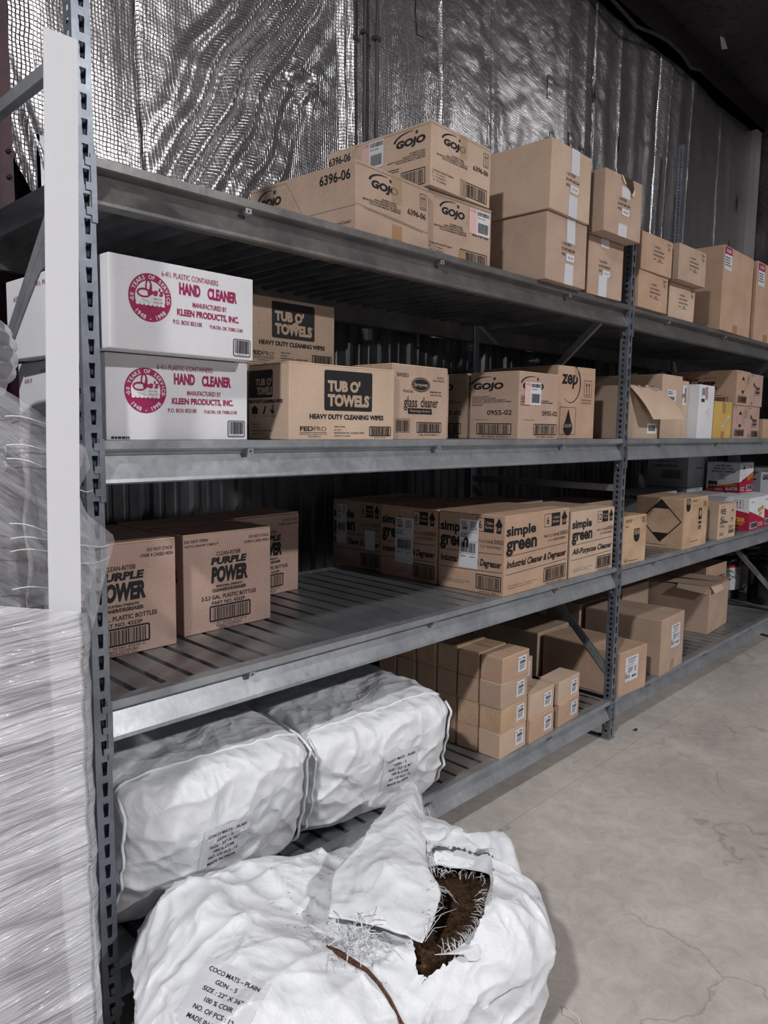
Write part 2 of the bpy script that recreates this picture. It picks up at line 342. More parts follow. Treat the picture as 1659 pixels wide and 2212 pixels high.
class Face:
    """draws flat print on a carton face; coordinates are fractions of the face (u right, v up)"""
    def __init__(s, mb, w, d, h, face, off=.0006):
        s.mb = mb; s.face = face; s.off = off
        s.W, s.H = {'F': (w, h), 'L': (d, h), 'T': (w, d)}[face]; s.w, s.d, s.h = w, d, h
    def P(s, u, v, lift=0.0):
        o = s.off + lift
        if s.face == 'F': return (u, -o, v)
        if s.face == 'L': return (-o, s.d - u, v)
        return (u, v, s.h + o)
    def pm(s, pts, ink, lift=0.0): s.mb.poly([s.P(u, v, lift) for u, v in pts], ink)
    def rect(s, x0, y0, x1, y1, ink='k', lift=0.0):
        x0 *= s.W; x1 *= s.W; y0 *= s.H; y1 *= s.H
        nx = max(1, int(abs(x1 - x0) / .04)); ny = max(1, int(abs(y1 - y0) / .04))
        for i in range(nx):
            for j in range(ny):
                a = x0 + (x1 - x0) * i / nx; b = x0 + (x1 - x0) * (i + 1) / nx; c = y0 + (y1 - y0) * j / ny; e = y0 + (y1 - y0) * (j + 1) / ny
                s.pm([(a, c), (b, c), (b, e), (a, e)], ink, lift)
    def line(s, x0, y0, x1, y1, t=.002, ink='k', dash=0, lift=0.0):
        a = Vector((x0 * s.W, y0 * s.H)); b = Vector((x1 * s.W, y1 * s.H)); L = (b - a).length
        if L < 1e-6: return
        d = (b - a) / L; n = Vector((-d.y, d.x)) * t / 2
        k = max(1, int(L / (dash if dash else .03)))
        for i in range(k):
            p = a + d * L * i / k; q = a + d * L * (i + (.55 if dash else 1)) / k
            s.pm([p - n, q - n, q + n, p + n], ink, lift)
    def frame(s, x0, y0, x1, y1, t=.003, ink='k', lift=0.0):
        s.line(x0, y0, x1, y0, t, ink, 0, lift); s.line(x0, y1, x1, y1, t, ink, 0, lift); s.line(x0, y0, x0, y1, t, ink, 0, lift); s.line(x1, y0, x1, y1, t, ink, 0, lift)
    def rrect(s, x0, y0, x1, y1, ink='k', r=.006, lift=0.0):
        x0 *= s.W; x1 *= s.W; y0 *= s.H; y1 *= s.H; pts = []
        for cx, cy, a0 in ((x1 - r, y0 + r, -90), (x1 - r, y1 - r, 0), (x0 + r, y1 - r, 90), (x0 + r, y0 + r, 180)):
            for k in range(4): a = radians(a0 + 30 * k); pts.append((cx + r * cos(a), cy + r * sin(a)))
        s.pm(pts, ink, lift)
    def text(s, t, cx, cy, w, h, ink='k', bold=.015, shear=0, rot=0, lift=0.0002, space=1.0):
        vs, fs, x0, x1, y0, y1 = text_mesh(t, bold, shear, space)
        W = w * s.W; H = h * s.H; ca, sa = cos(rot), sin(rot); out = []
        for x, y in vs:
            a = ((x - x0) / (x1 - x0) - .5) * W; b = ((y - y0) / max(1e-6, y1 - y0) - .5) * H
            out.append(s.P(cx * s.W + a * ca - b * sa, cy * s.H + a * sa + b * ca, lift))
        s.mb.raw(out, fs, ink)
    def arc_text(s, t, cx, cy, r, a0, a1, size, ink, flip=False):
        n = len(t)
        for i, ch in enumerate(t):
            if ch == ' ': continue
            a = radians(a0 + (a1 - a0) * (i / (n - 1)))
            vs, fs, x0, x1, y0, y1 = text_mesh(ch, .03)
            rot = a - pi / 2 if not flip else a + pi / 2
            sc = size; out = []
            for x, y in vs:
                px = (x - (x0 + x1) / 2) * sc; py = (y - .35) * sc
                out.append(s.P(cx * s.W + r * cos(a) + px * cos(rot) - py * sin(rot), cy * s.H + r * sin(a) + px * sin(rot) + py * cos(rot), .0006))
            s.mb.raw(out, fs, ink)
    def ell(s, cx, cy, rx, ry, ink='k', lift=0.0, n=40):
        pts = [(cx * s.W + rx * cos(2 * pi * k / n), cy * s.H + ry * sin(2 * pi * k / n)) for k in range(n)]
        c = (cx * s.W, cy * s.H)
        for k in range(n): s.pm([c, pts[k], pts[(k + 1) % n]], ink, lift)
    def arc(s, cx, cy, rx, ry, a0, a1, t0, t1, ink='k', lift=0.0002, n=24):
        P = []
        for k in range(n + 1):
            f = k / n; a = radians(a0 + (a1 - a0) * f); t = t0 + (t1 - t0) * f
            P.append(((cx * s.W + (rx + t / 2) * cos(a), cy * s.H + (ry + t / 2) * sin(a)), (cx * s.W + (rx - t / 2) * cos(a), cy * s.H + (ry - t / 2) * sin(a))))
        for k in range(n): s.pm([P[k][0], P[k + 1][0], P[k + 1][1], P[k][1]], ink, lift)
    def star(s, cx, cy, r, ink='k'):
        p = [(cx * s.W + (r if k % 2 == 0 else r * .4) * sin(pi * k / 5), cy * s.H + (r if k % 2 == 0 else r * .4) * cos(pi * k / 5)) for k in range(10)]
        c = (cx * s.W, cy * s.H)
        for k in range(10): s.pm([c, p[k], p[(k + 1) % 10]], ink, .0003)
    def fpoly(s, pts, ink='k', lift=0.0): s.pm([(u * s.W, v * s.H) for u, v in pts], ink, lift)
    def barcode(s, x0, y0, x1, y1, ink='k', fr=.003, seed=3, lift=0.0, digits=None):
        r = random.Random(seed)
        if fr: s.frame(x0, y0, x1, y1, fr, ink, lift)
        dx = (x1 - x0); m = .06 if fr else 0; x = x0 + dx * m; e = x1 - dx * m; u = dx / 60
        while x < e:
            w = u * r.choice((.5, .5, 1, 1.5)); s.rect(x, y0 + (y1 - y0) * m, min(e, x + w), y1 - (y1 - y0) * m * 1.5, ink, lift); x += w + u * r.choice((.5, .7, 1.2))
        if digits: s.text(digits, (x0 + x1) / 2, y0 - .035, (x1 - x0) * .85, .028, ink, 0.0, 0, 0, lift + .0002)
    def dashes(s, x0, y0, x1, y1, rows, ink='k', seed=1, lift=0.0):
        r = random.Random(seed)
        for k in range(rows):
            y = y1 - (y1 - y0) * (k + .5) / rows; x = x0; e = x0 + (x1 - x0) * r.uniform(.6, 1); t = (y1 - y0) / rows * .45
            while x < e:
                w = (x1 - x0) * r.uniform(.05, .16); s.rect(x, y - t / 2, min(x + w, e), y + t / 2, ink, lift); x += w + (x1 - x0) * .025
    def arrows(s, x0, y0, x1, y1, ink='k', t=.002):
        s.frame(x0, y0, x1, y1, t, ink); w = x1 - x0; h = y1 - y0
        for c in (.33, .67):
            cx = x0 + w * c
            s.rect(cx - w * .03, y0 + h * .2, cx + w * .03, y0 + h * .75, ink)
            s.fpoly([(cx - w * .12, y0 + h * .68), (cx + w * .12, y0 + h * .68), (cx, y0 + h * .88)], ink)
        s.rect(x0 + w * .15, y0 + h * .1, x0 + w * .85, y0 + h * .14, ink)
    def diamond(s, cx, cy, rx, ry, ink='k', t=.006, bare='kraft'):
        def pt(a, b): return (cx + a * rx, cy + b * ry)
        for a, b in (((0, 1), (1, 0)), ((1, 0), (0, -1)), ((0, -1), (-1, 0)), ((-1, 0), (0, 1))):
            s.line(*pt(*a), *pt(*b), t, ink)
        s.fpoly([pt(0, 1), pt(-.42, .58), pt(.42, .58)], ink); s.fpoly([pt(0, -1), pt(.42, -.58), pt(-.42, -.58)], ink)
    def gojo(s, cx, cy, w, h, ink='k'):
        s.text('GOJO', cx, cy, w, h, ink, .05, .12)
        s.arc(cx - w * .02, cy + h * .25, w * s.W * .55, h * s.H * .95, 172, 78, .009, .001, ink)
        s.star(cx + w * .2, cy + h * .95, h * s.H * .28, ink)

# ------------------------------------------------------------------ cartons
def mkwarp(w, d, h, seed, bulge, skew):
    r = random.Random(seed * 13 + 5)
    bx, by, bz = bulge * r.uniform(.4, 1), bulge * r.uniform(.3, 1), bulge * r.uniform(.1, .5)
    sx, sy = skew * r.uniform(-1, 1), skew * r.uniform(-1, 1)
    def f(x, y, z):
        u = min(1, max(0, x / w)); v = min(1, max(0, y / d)); t = min(1, max(0, z / h))
        X = x + (u - .5) * 2 * bx * sin(pi * v) * sin(pi * t) + sx * t
        Y = y + (v - .5) * 2 * by * sin(pi * u) * sin(pi * t) + sy * t
        Z = z + (bz * sin(pi * u) * sin(pi * v) if t > .5 else 0)
        return (X, Y, Z)
    return f

def shell(mb, w, d, h, key, n=6):
    bm = bmesh.new(); bmesh.ops.create_cube(bm, size=1)
    for v in bm.verts: v.co = Vector(((v.co.x + .5) * w, (v.co.y + .5) * d, (v.co.z + .5) * h))
    e = [x for x in bm.edges]
    bmesh.ops.bevel(bm, geom=e, offset=.0025, segments=2, affect='EDGES', profile=.5)
    big = [f for f in bm.faces if f.calc_area() > .0008]
    ed = set(x for f in big for x in f.edges)
    bmesh.ops.subdivide_edges(bm, edges=[x for x in bm.edges if x.calc_length() > .02], cuts=n, use_grid_fill=True)
    bm.verts.ensure_lookup_table()
    for i, v in enumerate(bm.verts): v.index = i
    mb.raw([v.co[:] for v in bm.verts], [[v.index for v in f.verts] for f in bm.faces], key, False)
    bm.free()

CART = {}
def carton(name, label, x, y, z, th, w, d, h, mat='kraft', draw=None, group=None, flaps=None, seed=1, bulge=.002, skew=.002, stick=None, cat='box', tapes=(), n=6):
    """x,y,z front left bottom corner. draw(F,L,T) prints on the body; stick = [(part name, label, fn(F,L,T))]"""
    root = empty(name, (x, y, z), radians(th), label, cat, group)
    wf = mkwarp(w, d, h, seed, bulge, skew)
    mb = MB(); shell(mb, w, d, h, mat, n)
    if draw: draw(Face(mb, w, d, h, 'F'), Face(mb, w, d, h, 'L'), Face(mb, w, d, h, 'T'))
    mb.build('carton_body', root, wf)
    if flaps:
        r = random.Random(seed)
        for k in (0, 1):
            fb = MB(); g = .0012
            if flaps == 'x':      # seam runs along x
                a = (0.001, (.002 if k == 0 else d / 2 + g), h + .0003); b = (w - .001, (d / 2 - g if k == 0 else d - .002), h + .0033)
            else:
                a = ((.002 if k == 0 else w / 2 + g), .001, h + .0003); b = ((w / 2 - g if k == 0 else w - .002), d - .001, h + .0033)
            nx = 5
            for i in range(nx):
                for j in range(nx):
                    p = (a[0] + (b[0] - a[0]) * i / nx, a[1] + (b[1] - a[1]) * j / nx); q = (a[0] + (b[0] - a[0]) * (i + 1) / nx, a[1] + (b[1] - a[1]) * (j + 1) / nx)
                    fb.poly([(p[0], p[1], b[2]), (q[0], p[1], b[2]), (q[0], q[1], b[2]), (p[0], q[1], b[2])], mat)
            for (p, q) in (((a[0], a[1]), (b[0], a[1])), ((b[0], a[1]), (b[0], b[1])), ((b[0], b[1]), (a[0], b[1])), ((a[0], b[1]), (a[0], a[1]))):
                fb.poly([(p[0], p[1], a[2]), (q[0], q[1], a[2]), (q[0], q[1], b[2]), (p[0], p[1], b[2])], 'edge' if mat not in ('whiteboard', 'greyboard') else mat)
            lift = r.uniform(0, .002)
            fb.build('top_flap', root, lambda X, Y, Z: (lambda t: (t[0], t[1], t[2] + lift * .5))(wf(X, Y, Z)))
    for (face, x0, y0, x1, y1, key) in tapes:
        tb = MB(); Face(tb, w, d, h, face, .0011).rect(x0, y0, x1, y1, key)
        t = tb.build('tape_strip', root, wf)
    for (pn, pl, fn) in (stick or ()):
        sb = MB(); fn(Face(sb, w, d, h, 'F', .0016), Face(sb, w, d, h, 'L', .0016), Face(sb, w, d, h, 'T', .0045))
        o = sb.build(pn, root, wf)
        if pl: o['label'] = pl
    CART[name] = root
    return root
# ------------------------------------------------------------------ setting
T1, T2, T3, T4 = 2.062, 1.456, .851, .198
BAY = 2.498; PW = .04; RD = .92
X2 = BAY + PW; X3 = X2 + BAY + PW
WY = 1.2
def struct(o): o['kind'] = 'structure'; return o

mb = MB()
ys = [-9, -1.9, -.1015, -.0985, WY]
mb.poly([(-5, -9, 0), (12, -9, 0), (12, -.1015, 0), (-5, -.1015, 0)], 'concrete')
mb.poly([(-5, -.0985, 0), (12, -.0985, 0), (12, WY, 0), (-5, WY, 0)], 'concrete')
mb.poly([(-5, -.1015, 0), (12, -.1015, 0), (12, -.1015, -.006), (-5, -.1015, -.006)], 'concrete')
mb.poly([(-5, -.0985, -.006), (12, -.0985, -.006), (12, -.0985, 0), (-5, -.0985, 0)], 'concrete')
mb.poly([(-5, -.1015, -.006), (12, -.1015, -.006), (12, -.0985, -.006), (-5, -.0985, -.006)], 'k')
struct(mb.build('floor'))

# corrugated wall sheet
mb = MB(); x = -5.0; prof = [(0, 0), (.012, .0), (.022, -.02), (.045, -.02), (.055, 0), (.1, 0), (.105, -.006), (.118, -.006), (.123, 0), (.17, 0), (.175, -.006), (.188, -.006), (.193, 0), (.228, 0)]
pts = []
while x < 7.3:
    for a, b in prof[:-1]: pts.append((x + a, WY + b))
    x += .228
for i in range(len(pts) - 1):
    a, b = pts[i], pts[i + 1]; mb.poly([(a[0], a[1], 0), (b[0], b[1], 0), (b[0], b[1], 4.6), (a[0], a[1], 4.6)], 'panel')
struct(mb.build('wall_back'))

def wr(x, y, z, s, a): return noise.noise(Vector((x * s, y * s, z * s))) * a

# right end wall, black plastic covered insulation, wrinkled
mb = MB(); nx, nz = 70, 60; vs = []; fs = []
for i in range(nx + 1):
    for j in range(nz + 1):
        y = WY - 8 * (i / nx) ** 1.6; z = 6 * j / nz
        vs.append((7.15 + wr(0, y * 1.5, z, 1.2, .06) + wr(3, y * 2, z * 2, 3, .035), y, z))
for i in range(nx):
    for j in range(nz): a = i * (nz + 1) + j; fs.append((a, a + nz + 1, a + nz + 2, a + 1))
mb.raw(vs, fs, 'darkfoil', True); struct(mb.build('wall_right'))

# roof insulation blanket, sloping up away from the wall
mb = MB(); nx, ny = 140, 70; vs = []; fs = []
for i in range(nx + 1):
    for j in range(ny + 1):
        x = -2 + 10 * i / nx; y = WY - 7 * j / ny; z = 4.62 + (WY - y) * .12
        z += -.06 * abs(sin(pi * (x - .3) / 1.5)) + wr(x, y * 2.2, 0, 1.6, .07) + wr(x, y, 5, 5, .025)
        vs.append((x, y, z))
for i in range(nx):
    for j in range(ny): a = i * (ny + 1) + j; fs.append((a, a + ny + 1, a + ny + 2, a + 1))
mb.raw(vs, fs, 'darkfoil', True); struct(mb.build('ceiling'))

# eave girt (dark primer steel C section), corner post
mb = MB()
mb.extrude([(1.16, 4.36), (.99, 4.36), (.99, 4.40), (.996, 4.40), (.996, 4.366), (1.154, 4.366), (1.154, 4.60), (1.16, 4.60)], -2, 7.12, 'darkred')
mb.extrude([(.99, 4.36), (.99, 4.365), (1.15, 4.365), (1.15, 4.36)], -2, 7.12, 'darkred')
mb.extrude([(.99, 4.40), (.99, 4.56), (.996, 4.56), (.996, 4.40)], -2, 7.12, 'darkred')
struct(mb.build('trim_1'))
mb = MB(); mb.box((7.0, 1.02, 0), (7.12, 1.1, 4.36), 'cream'); struct(mb.build('trim_2'))
# primer red building column at the left
mb = MB(); mb.box((.0, 1.0, 0), (.2, 1.012, 5), 'redsteel'); mb.box((.09, 1.012, 0), (.1, 1.17, 5), 'redsteel'); mb.box((0, 1.17, 0), (.2, 1.182, 5), 'redsteel')
c = empty('building_column', (0, 0, 0)); 
o = mb.build('column_shaft', c); tag(c, 'dark red primed steel building column at the far left edge against the wall', 'column')
mb = MB()
for zz in (2.28, 2.36): mb.lathe([(0, 0), (.008, 0), (.008, .006), (0, .006)], (0, 0, 0), 'darkred', 6)
for v in range(len(mb.v)):
    p = mb.v[v]; k = 0 if v < len(mb.v) // 2 else 1; mb.v[v] = (.185 + p[0], .999 - p[2], (2.28, 2.36)[k] + p[1])
mb.build('bolt', c)
# galvanised stud and girt piece left below the foil
mb = MB(); mb.box((.30, 1.06, 1.9), (.31, 1.12, 2.46), 'steel'); mb.box((.30, 1.06, 2.13), (.46, 1.066, 2.46), 'steel'); 
mb.box((.22, 1.10, 2.02), (.62, 1.106, 2.22), 'steel')
tag(mb.build('stud_bracket'), 'galvanised steel stud bracket on the wall below the loose foil at the left', 'bracket')

# foil faced insulation blanket
def bump1(t, c, w): return math.exp(-((t - c) / w) ** 2)
def foil_y(x, z):
    y = 1.09
    y += wr(x * .8, 2, z * .35, 1.5, .03)
    # pleats between the seams
    y -= .004 * abs(sin(pi * (x - .7) / .24)) ** 3
    # long diagonal folds dropping to the lower left, left of the conduits
    if x < 2.1:
        s = x - .62 * (z - 2.1)          # fold coordinate
        env = bump1(x, 1.15, .42) * (1 - .3 * min(1, max(0, (z - 2.8))))
        wob = s + .02 * sin(z * 9) + wr(x, 0, z, 4, .03)
        y -= 1.3 * env * (.045 * bump1(wob, .62, .05) + .035 * bump1(wob, .74, .04) + .04 * bump1(wob, .50, .05) + .03 * bump1(wob, .86, .06) + .025 * bump1(wob, .40, .04) + .02 * bump1(wob, .99, .05))
        y += env * (.018 * bump1(wob, .68, .03) + .02 * bump1(wob, .57, .035))
        y -= .05 * bump1(x, 1.1, .5) * bump1(z, 2.35, .4)
        # small folds at the left sheet's foot
        s2 = x + .35 * (z - 2.1); y -= .02 * max(0, 1 - abs(z - 2.35) / .4) * (bump1(s2, .33, .02) + bump1(s2, .42, .02) + bump1(s2, .53, .02) + bump1(s2, .6, .015))
        y += wr(x, 9, z, 14, .005) * env
        # crumpled patch
        y += wr(x, 3, z, 22, .05) * bump1(x, 1.46, .09) * bump1(z, 2.98, .08)
    for c in (1.70, 1.76): y += .02 * bump1(x, c + .01 * sin(z * 3), .012)
    for c in (2.86, 2.94, 3.66, 3.9, 4.4, 5.2, 5.6, 6.3): y -= .0045 * bump1(x, c, .012)
    for c in (.69, 2.40, 4.02, 5.0): y += .03 * bump1(x, c, .006)
    y += wr(x, 4, z, 3.2, .009 if x < 2.4 else .004)
    return y
def fgrid(x0, x1, dx, z1, dz):
    mb = MB(); nx = int((x1 - x0) / dx); vs = []; fs = []; nz = int((z1 - 2.0) / dz)
    for i in range(nx + 1):
        x = x0 + (x1 - x0) * i / nx
        zb = 2.02 + .03 * sin(x * 7) + (.36 * max(0, 1 - (x - .2) / .28) ** 1.5 if x < .48 else 0)
        for j in range(nz + 1): z = zb + (z1 - zb) * j / nz; vs.append((x, foil_y(x, z), z))
    for i in range(nx):
        for j in range(nz): a = i * (nz + 1) + j; fs.append((a, a + nz + 1, a + nz + 2, a + 1))
    mb.raw(vs, fs, 'foil', True); return mb
fo = empty('insulation_blanket', (0, 0, 0)); tag(fo, 'silver foil faced insulation blanket covering the upper back wall', 'insulation')
fgrid(.2, .688, .006, 4.4, .03).build('foil_sheet', fo)
fgrid(.692, 2.398, .007, 4.4, .014).build('foil_sheet', fo)
fgrid(2.402, 7.1, .012, 4.4, .03).build('foil_sheet', fo)
# tape patches over tears
def patch(x, z, w, h, tilt=0, key='foil'):
    mb = MB(); vs = []; fs = []
    for i in range(4):
        for j in range(9):
            a = (i / 3 - .5) * w; b = (j / 8 - .5) * h; X = x + a * cos(tilt) - b * sin(tilt); Z = z + a * sin(tilt) + b * cos(tilt)
            vs.append((X, foil_y(X, Z) - .006 - .003 * sin(j * 2.1), Z))
    for i in range(3):
        for j in range(8): q = i * 9 + j; fs.append((q, q + 9, q + 10, q + 1))
    mb.raw(vs, fs, key, True); mb.build('foil_tape_patch', fo)
for a in ((2.24, 3.62, .07, .28, .06), (3.46, 3.62, .05, .14), (3.5, 3.3, .05, .13), (3.72, 3.34, .06, .16), (3.86, 3.3, .05, .14), (6.7, 3.2, .1, .22, .3)): patch(*a)
# tears: dark slits
mb = MB()
for (x, z, w, h) in ((4.02, 3.75, .022, .17), (4.4, 3.55, .016, .24), (5.4, 2.98, .018, .16), (6.75, 3.64, .03, .2), (6.9, 3.05, .02, .2), (5.1, 2.76, .014, .12)):
    y = min(foil_y(x, z), foil_y(x + w, z), foil_y(x - w, z)) - .004
    mb = MB(); mb.poly([(x, y, z + h / 2), (x + w * .5, y, z), (x, y, z - h / 2), (x - w * .5, y, z)], 'k'); mb.build('tear', fo)

# conduits
for i, xx in enumerate((1.80, 1.877)):
    mb = MB(); pts = [(xx + .01 * k / 11 * (1 if i else .4), 1.03 - (.004 if k % 2 else 0), 2.08 + k * .205) for k in range(12)]
    mb.tube(pts, .0095, 'conduit', 10)
    c = empty('electrical_conduit', (0, 0, 0)); mb.build('pipe', c)
    for zz in (2.5, 3.32):
        s = MB(); s.box((xx - .018, 1.018, zz - .008), (xx + .022, 1.045, zz + .008), 'conduit'); s.build('pipe_strap', c)
    tag(c, ('left' if i == 0 else 'right') + ' one of the two thin grey vertical conduits running up the foil wall', 'conduit')
# drooping cable on the eave girt
mb = MB(); mb.tube([(3.3, .98, 4.37), (3.8, .975, 4.33), (4.1, .97, 4.30), (4.35, .965, 4.27), (4.6, .965, 4.32), (4.85, .97, 4.36), (5.1, .97, 4.36), (5.3, .97, 4.32), (5.5, .975, 4.37)], .011, 'conduit', 8)
tag(mb.build('cable'), 'grey cable sagging along the dark red steel beam under the roof', 'cable')
# loose tape bit on the roof plastic
for (x, y, z, s) in ((5.52, .85, 4.60, .09), (6.25, .7, 4.62, .08)):
    mb = MB(); mb.raw([(x, y, z), (x + s * .5, y - .02, z - .01), (x + s * .5, y - .05, z - .10), (x, y - .02, z - .11), (x + s * .25, y - .03, z - .05)], [(0, 1, 4), (1, 2, 4), (2, 3, 4), (3, 0, 4)], 'label' if s > .085 else 'foil')
    tag(mb.build('loose_tape'), ('white' if s > .085 else 'dull silver') + ' scrap of loose tape hanging from the dark roof lining at upper right', 'tape')

# ------------------------------------------------------------------ storage rack (one bolted thing)
rack = empty('storage_rack', (BAY / 2, .46, 0), 0, 'grey galvanised steel storage rack with four shelf levels along the foil wall', 'rack')
RP = Vector((BAY / 2, .46, 0))
def rp(mb, name, parent=None):
    """mesh given in world coordinates -> child of the rack"""
    o = mb.build(name, rack if parent is None else parent, (lambda x, y, z: (x - RP.x, y - RP.y, z)))
    return o

PITCH = .0508
def holed_strip(mb, org, U, w, z0, z1, holes, key):
    """vertical strip from z0 to z1, width w along U; holes = list of (list of 4 (u,z) BL,BR,TR,TL) sorted by z"""
    O = Vector(org); U = Vector(U)
    def P(u, z): return tuple(O + U * u + Vector((0, 0, z)))
    z = z0
    for (bl, br, tr, tl) in holes:
        zb = bl[1]; zt = tl[1]
        if zb > z: mb.poly([P(0, z), P(w, z), P(w, zb), P(0, zb)], key)
        mb.poly([P(0, zb), P(*bl), P(*tl), P(0, zt)], key); mb.poly([P(*br), P(w, zb), P(w, zt), P(*tr)], key)
        z = zt
    mb.poly([P(0, z), P(w, z), P(w, z1), P(0, z1)], key)

def post_mesh(x, y, H, front):
    """C channel post; x,y = left/front outer corner; front True -> slots face -y"""
    mb = MB(); yf = y if front else y + PW; t = .0014
    zoff = (46 * PITCH) % PITCH
    hs = []; n = 1
    # slot tops at k*PITCH
    k = 1
    while k * PITCH + .01 < H:
        zt = k * PITCH; zb = zt - .033
        if zb > .01: hs.append((((.0165), zb), ((.0262), zb), ((.0284), zt), ((.0140), zt)))
        k += 1
    sq = []; k = 1
    while k * PITCH / 2 + .012 < H:
        zt = k * PITCH / 2 - .004; zb = zt - .0125
        if zb > .01: sq.append(((.0135, zb), (.0255, zb), (.0255, zt), (.0135, zt)))
        k += 1
    for (o, d) in (((x, yf, 0), 0), ((x, yf + (t if front else -t), 0), 0)):
        holed_strip(mb, o, (1, 0, 0), PW, 0, H, hs, 'post')
    # slot reveals
    for h in hs:
        for a, b in ((h[0], h[1]), (h[1], h[2]), (h[2], h[3]), (h[3], h[0])):
            y2 = yf + (t if front else -t); mb.poly([(x + a[0], yf, a[1]), (x + b[0], yf, b[1]), (x + b[0], y2, b[1]), (x + a[0], y2, a[1])], 'post')
    for xs in (x, x + PW):
        xi = xs + (t if xs == x else -t)
        for q in (xs, xi): holed_strip(mb, (q, y, 0), (0, 1, 0), PW, 0, H, sq, 'post')
        for h in sq:
            for a, b in ((h[0], h[1]), (h[1], h[2]), (h[2], h[3]), (h[3], h[0])):
                mb.poly([(xs, y + a[0], a[1]), (xs, y + b[0], b[1]), (xi, y + b[0], b[1]), (xi, y + a[0], a[1])], 'post')
    yb = y + PW if front else y; mb.poly([(x, yb, 0), (x + PW, yb, 0), (x + PW, yb, H), (x, yb, H)], 'post')
    mb.box((x, y, H), (x + PW, y + PW, H + .001), 'post')
    return mb

HP = 2.46
for xi, xx in enumerate((-PW, BAY, X3 - PW, X3 + BAY)):
    for front in (True, False):
        o = rp(post_mesh(xx, 0 if front else RD - PW, HP if xi == 1 else 3.66, front), 'upright_post')
        mb = MB(); yy = -.008 if front else RD - PW - .03
        mb.box((xx - .012, yy, 0), (xx + PW + .008, yy + .08, .004), 'steel'); rp(mb, 'foot_plate')
    cx = xx + PW / 2
    def chan(name, p, q, w=.03):
        mb = MB(); mb.bar(p, q, w, .002, 'steel', (1, 0, 0))
        d = (Vector(q) - Vector(p)).normalized(); n = d.cross(Vector((1, 0, 0))).normalized()
        for s in (-1, 1):
            a = Vector(p) + n * s * w / 2; b = Vector(q) + n * s * w / 2
            mb.bar(a + Vector((.011, 0, 0)), b + Vector((.011, 0, 0)), .002, .022, 'steel', (1, 0, 0))
        o = rp(mb, name); return o
    fz = PW
    chan('horizontal_brace', (cx, fz, .11), (cx, RD - PW, .11))
    chan('diagonal_brace', (cx, fz, .33), (cx, RD - PW, 1.18))
    chan('horizontal_brace', (cx, fz, 1.225), (cx, RD - PW, 1.225))
    chan('diagonal_brace', (cx, RD - PW, 1.36), (cx, fz, 2.12))
    chan('horizontal_brace', (cx, fz, 2.29), (cx, RD - PW, 2.29))

def beam(x0, T, front, idx):
    """step beam hung between posts; profile mirrored for the back"""
    P = [(.0, T), (.0, T - .019), (.004, T - .022), (.028, T - .028), (.030, T - .034), (.003, T - .088), (.001, T - .096), (.006, T - .100), (.034, T - .100), (.036, T - .098), (.036, T - .0), (.034, T + .0)]
    if idx % 3 == 1: P = P
    if not front: P = [(RD - y, z) for y, z in reversed(P)]
    mb = MB(); mb.extrude(P, x0 + .004, x0 + BAY - .004, 'dirt_shade' if T == T1 else 'steel')
    o = rp(mb, 'shelf_beam')
    def kid(m, name):
        return m.build(name, o, (lambda x, y, z: (x - RP.x, y - RP.y, z)))
    for s in (0, 1):
        xe = x0 if s == 0 else x0 + BAY; sg = -1 if s == 0 else 1
        c = MB(); yA = -.0035 if front else RD + .0035; sy = 1 if front else -1
        zt = T + .004; zb = T - .138
        # front plate wraps on to the post face with three hooks
        xa, xb = sorted((xe, xe + sg * .0095)); y0, y1 = sorted((yA, yA + sy * .0032))
        c.box((xa, y0, zb), (xb, y1, zt), 'post')
        for k in range(3):
            z0 = T - .022 - k * PITCH + (.0); xh = xe + sg * .021; a, b = sorted((xe, xh)); c.box((a, y0 + .0001, z0), (b, y1, z0 + .016), 'post')
        # side plate inside the bay
        xa, xb = sorted((xe, xe - sg * .003)); y0, y1 = sorted((yA, yA + sy * .043)); c.box((xa, y0, zb), (xb, y1, zt), 'post')
        co = kid(c, 'beam_connector')
        bo = MB(); bo.lathe([(0, 0), (.005, 0), (.005, .004), (0, .005)], (0, 0, 0), 'bolt', 8)
        ysc = yA + sy * .028
        for i, p in enumerate(bo.v): bo.v[i] = (xe - sg * (.003 + p[2]), ysc + p[0], zb + .016 + p[1])
        kid(bo, 'safety_bolt')
    if front:
        for cx in (.402, 1.17, 1.98):
            c = MB(); c.box((x0 + cx - .009, .002, T - .034), (x0 + cx + .009, .028, T - .0215), 'steel'); c.box((x0 + cx - .003, .0015, T - .031), (x0 + cx + .002, .002, T - .026), 'k'); kid(c, 'deck_clip')
    return o

def deck(x0, T):
    """roll formed deck with deep grooves between the planks"""
    mb = MB(); p = .0795; yA, yB = .036, RD - .036; zt = T - .0008
    pts = [(x0 + .003, zt)]; g = x0 - .001 + p
    while g < x0 + BAY - .02:
        pts += [(g - .0088, zt), (g - .0075, zt - .024), (g + .0075, zt - .024), (g + .0088, zt)]; g += p
    pts.append((x0 + BAY - .003, zt))
    for i in range(len(pts) - 1):
        (a, za), (b, zb) = pts[i], pts[i + 1]
        mb.poly([(a, yA, za), (b, yA, zb), (b, yB, zb), (a, yB, za)], 'deck')
    rp(mb, 'shelf_deck')

i = 0
for T in (T1, T2, T3, T4):
    for x0 in (0, X2, X3):
        beam(x0, T, True, i); beam(x0, T, False, i); deck(x0, T); i += 1
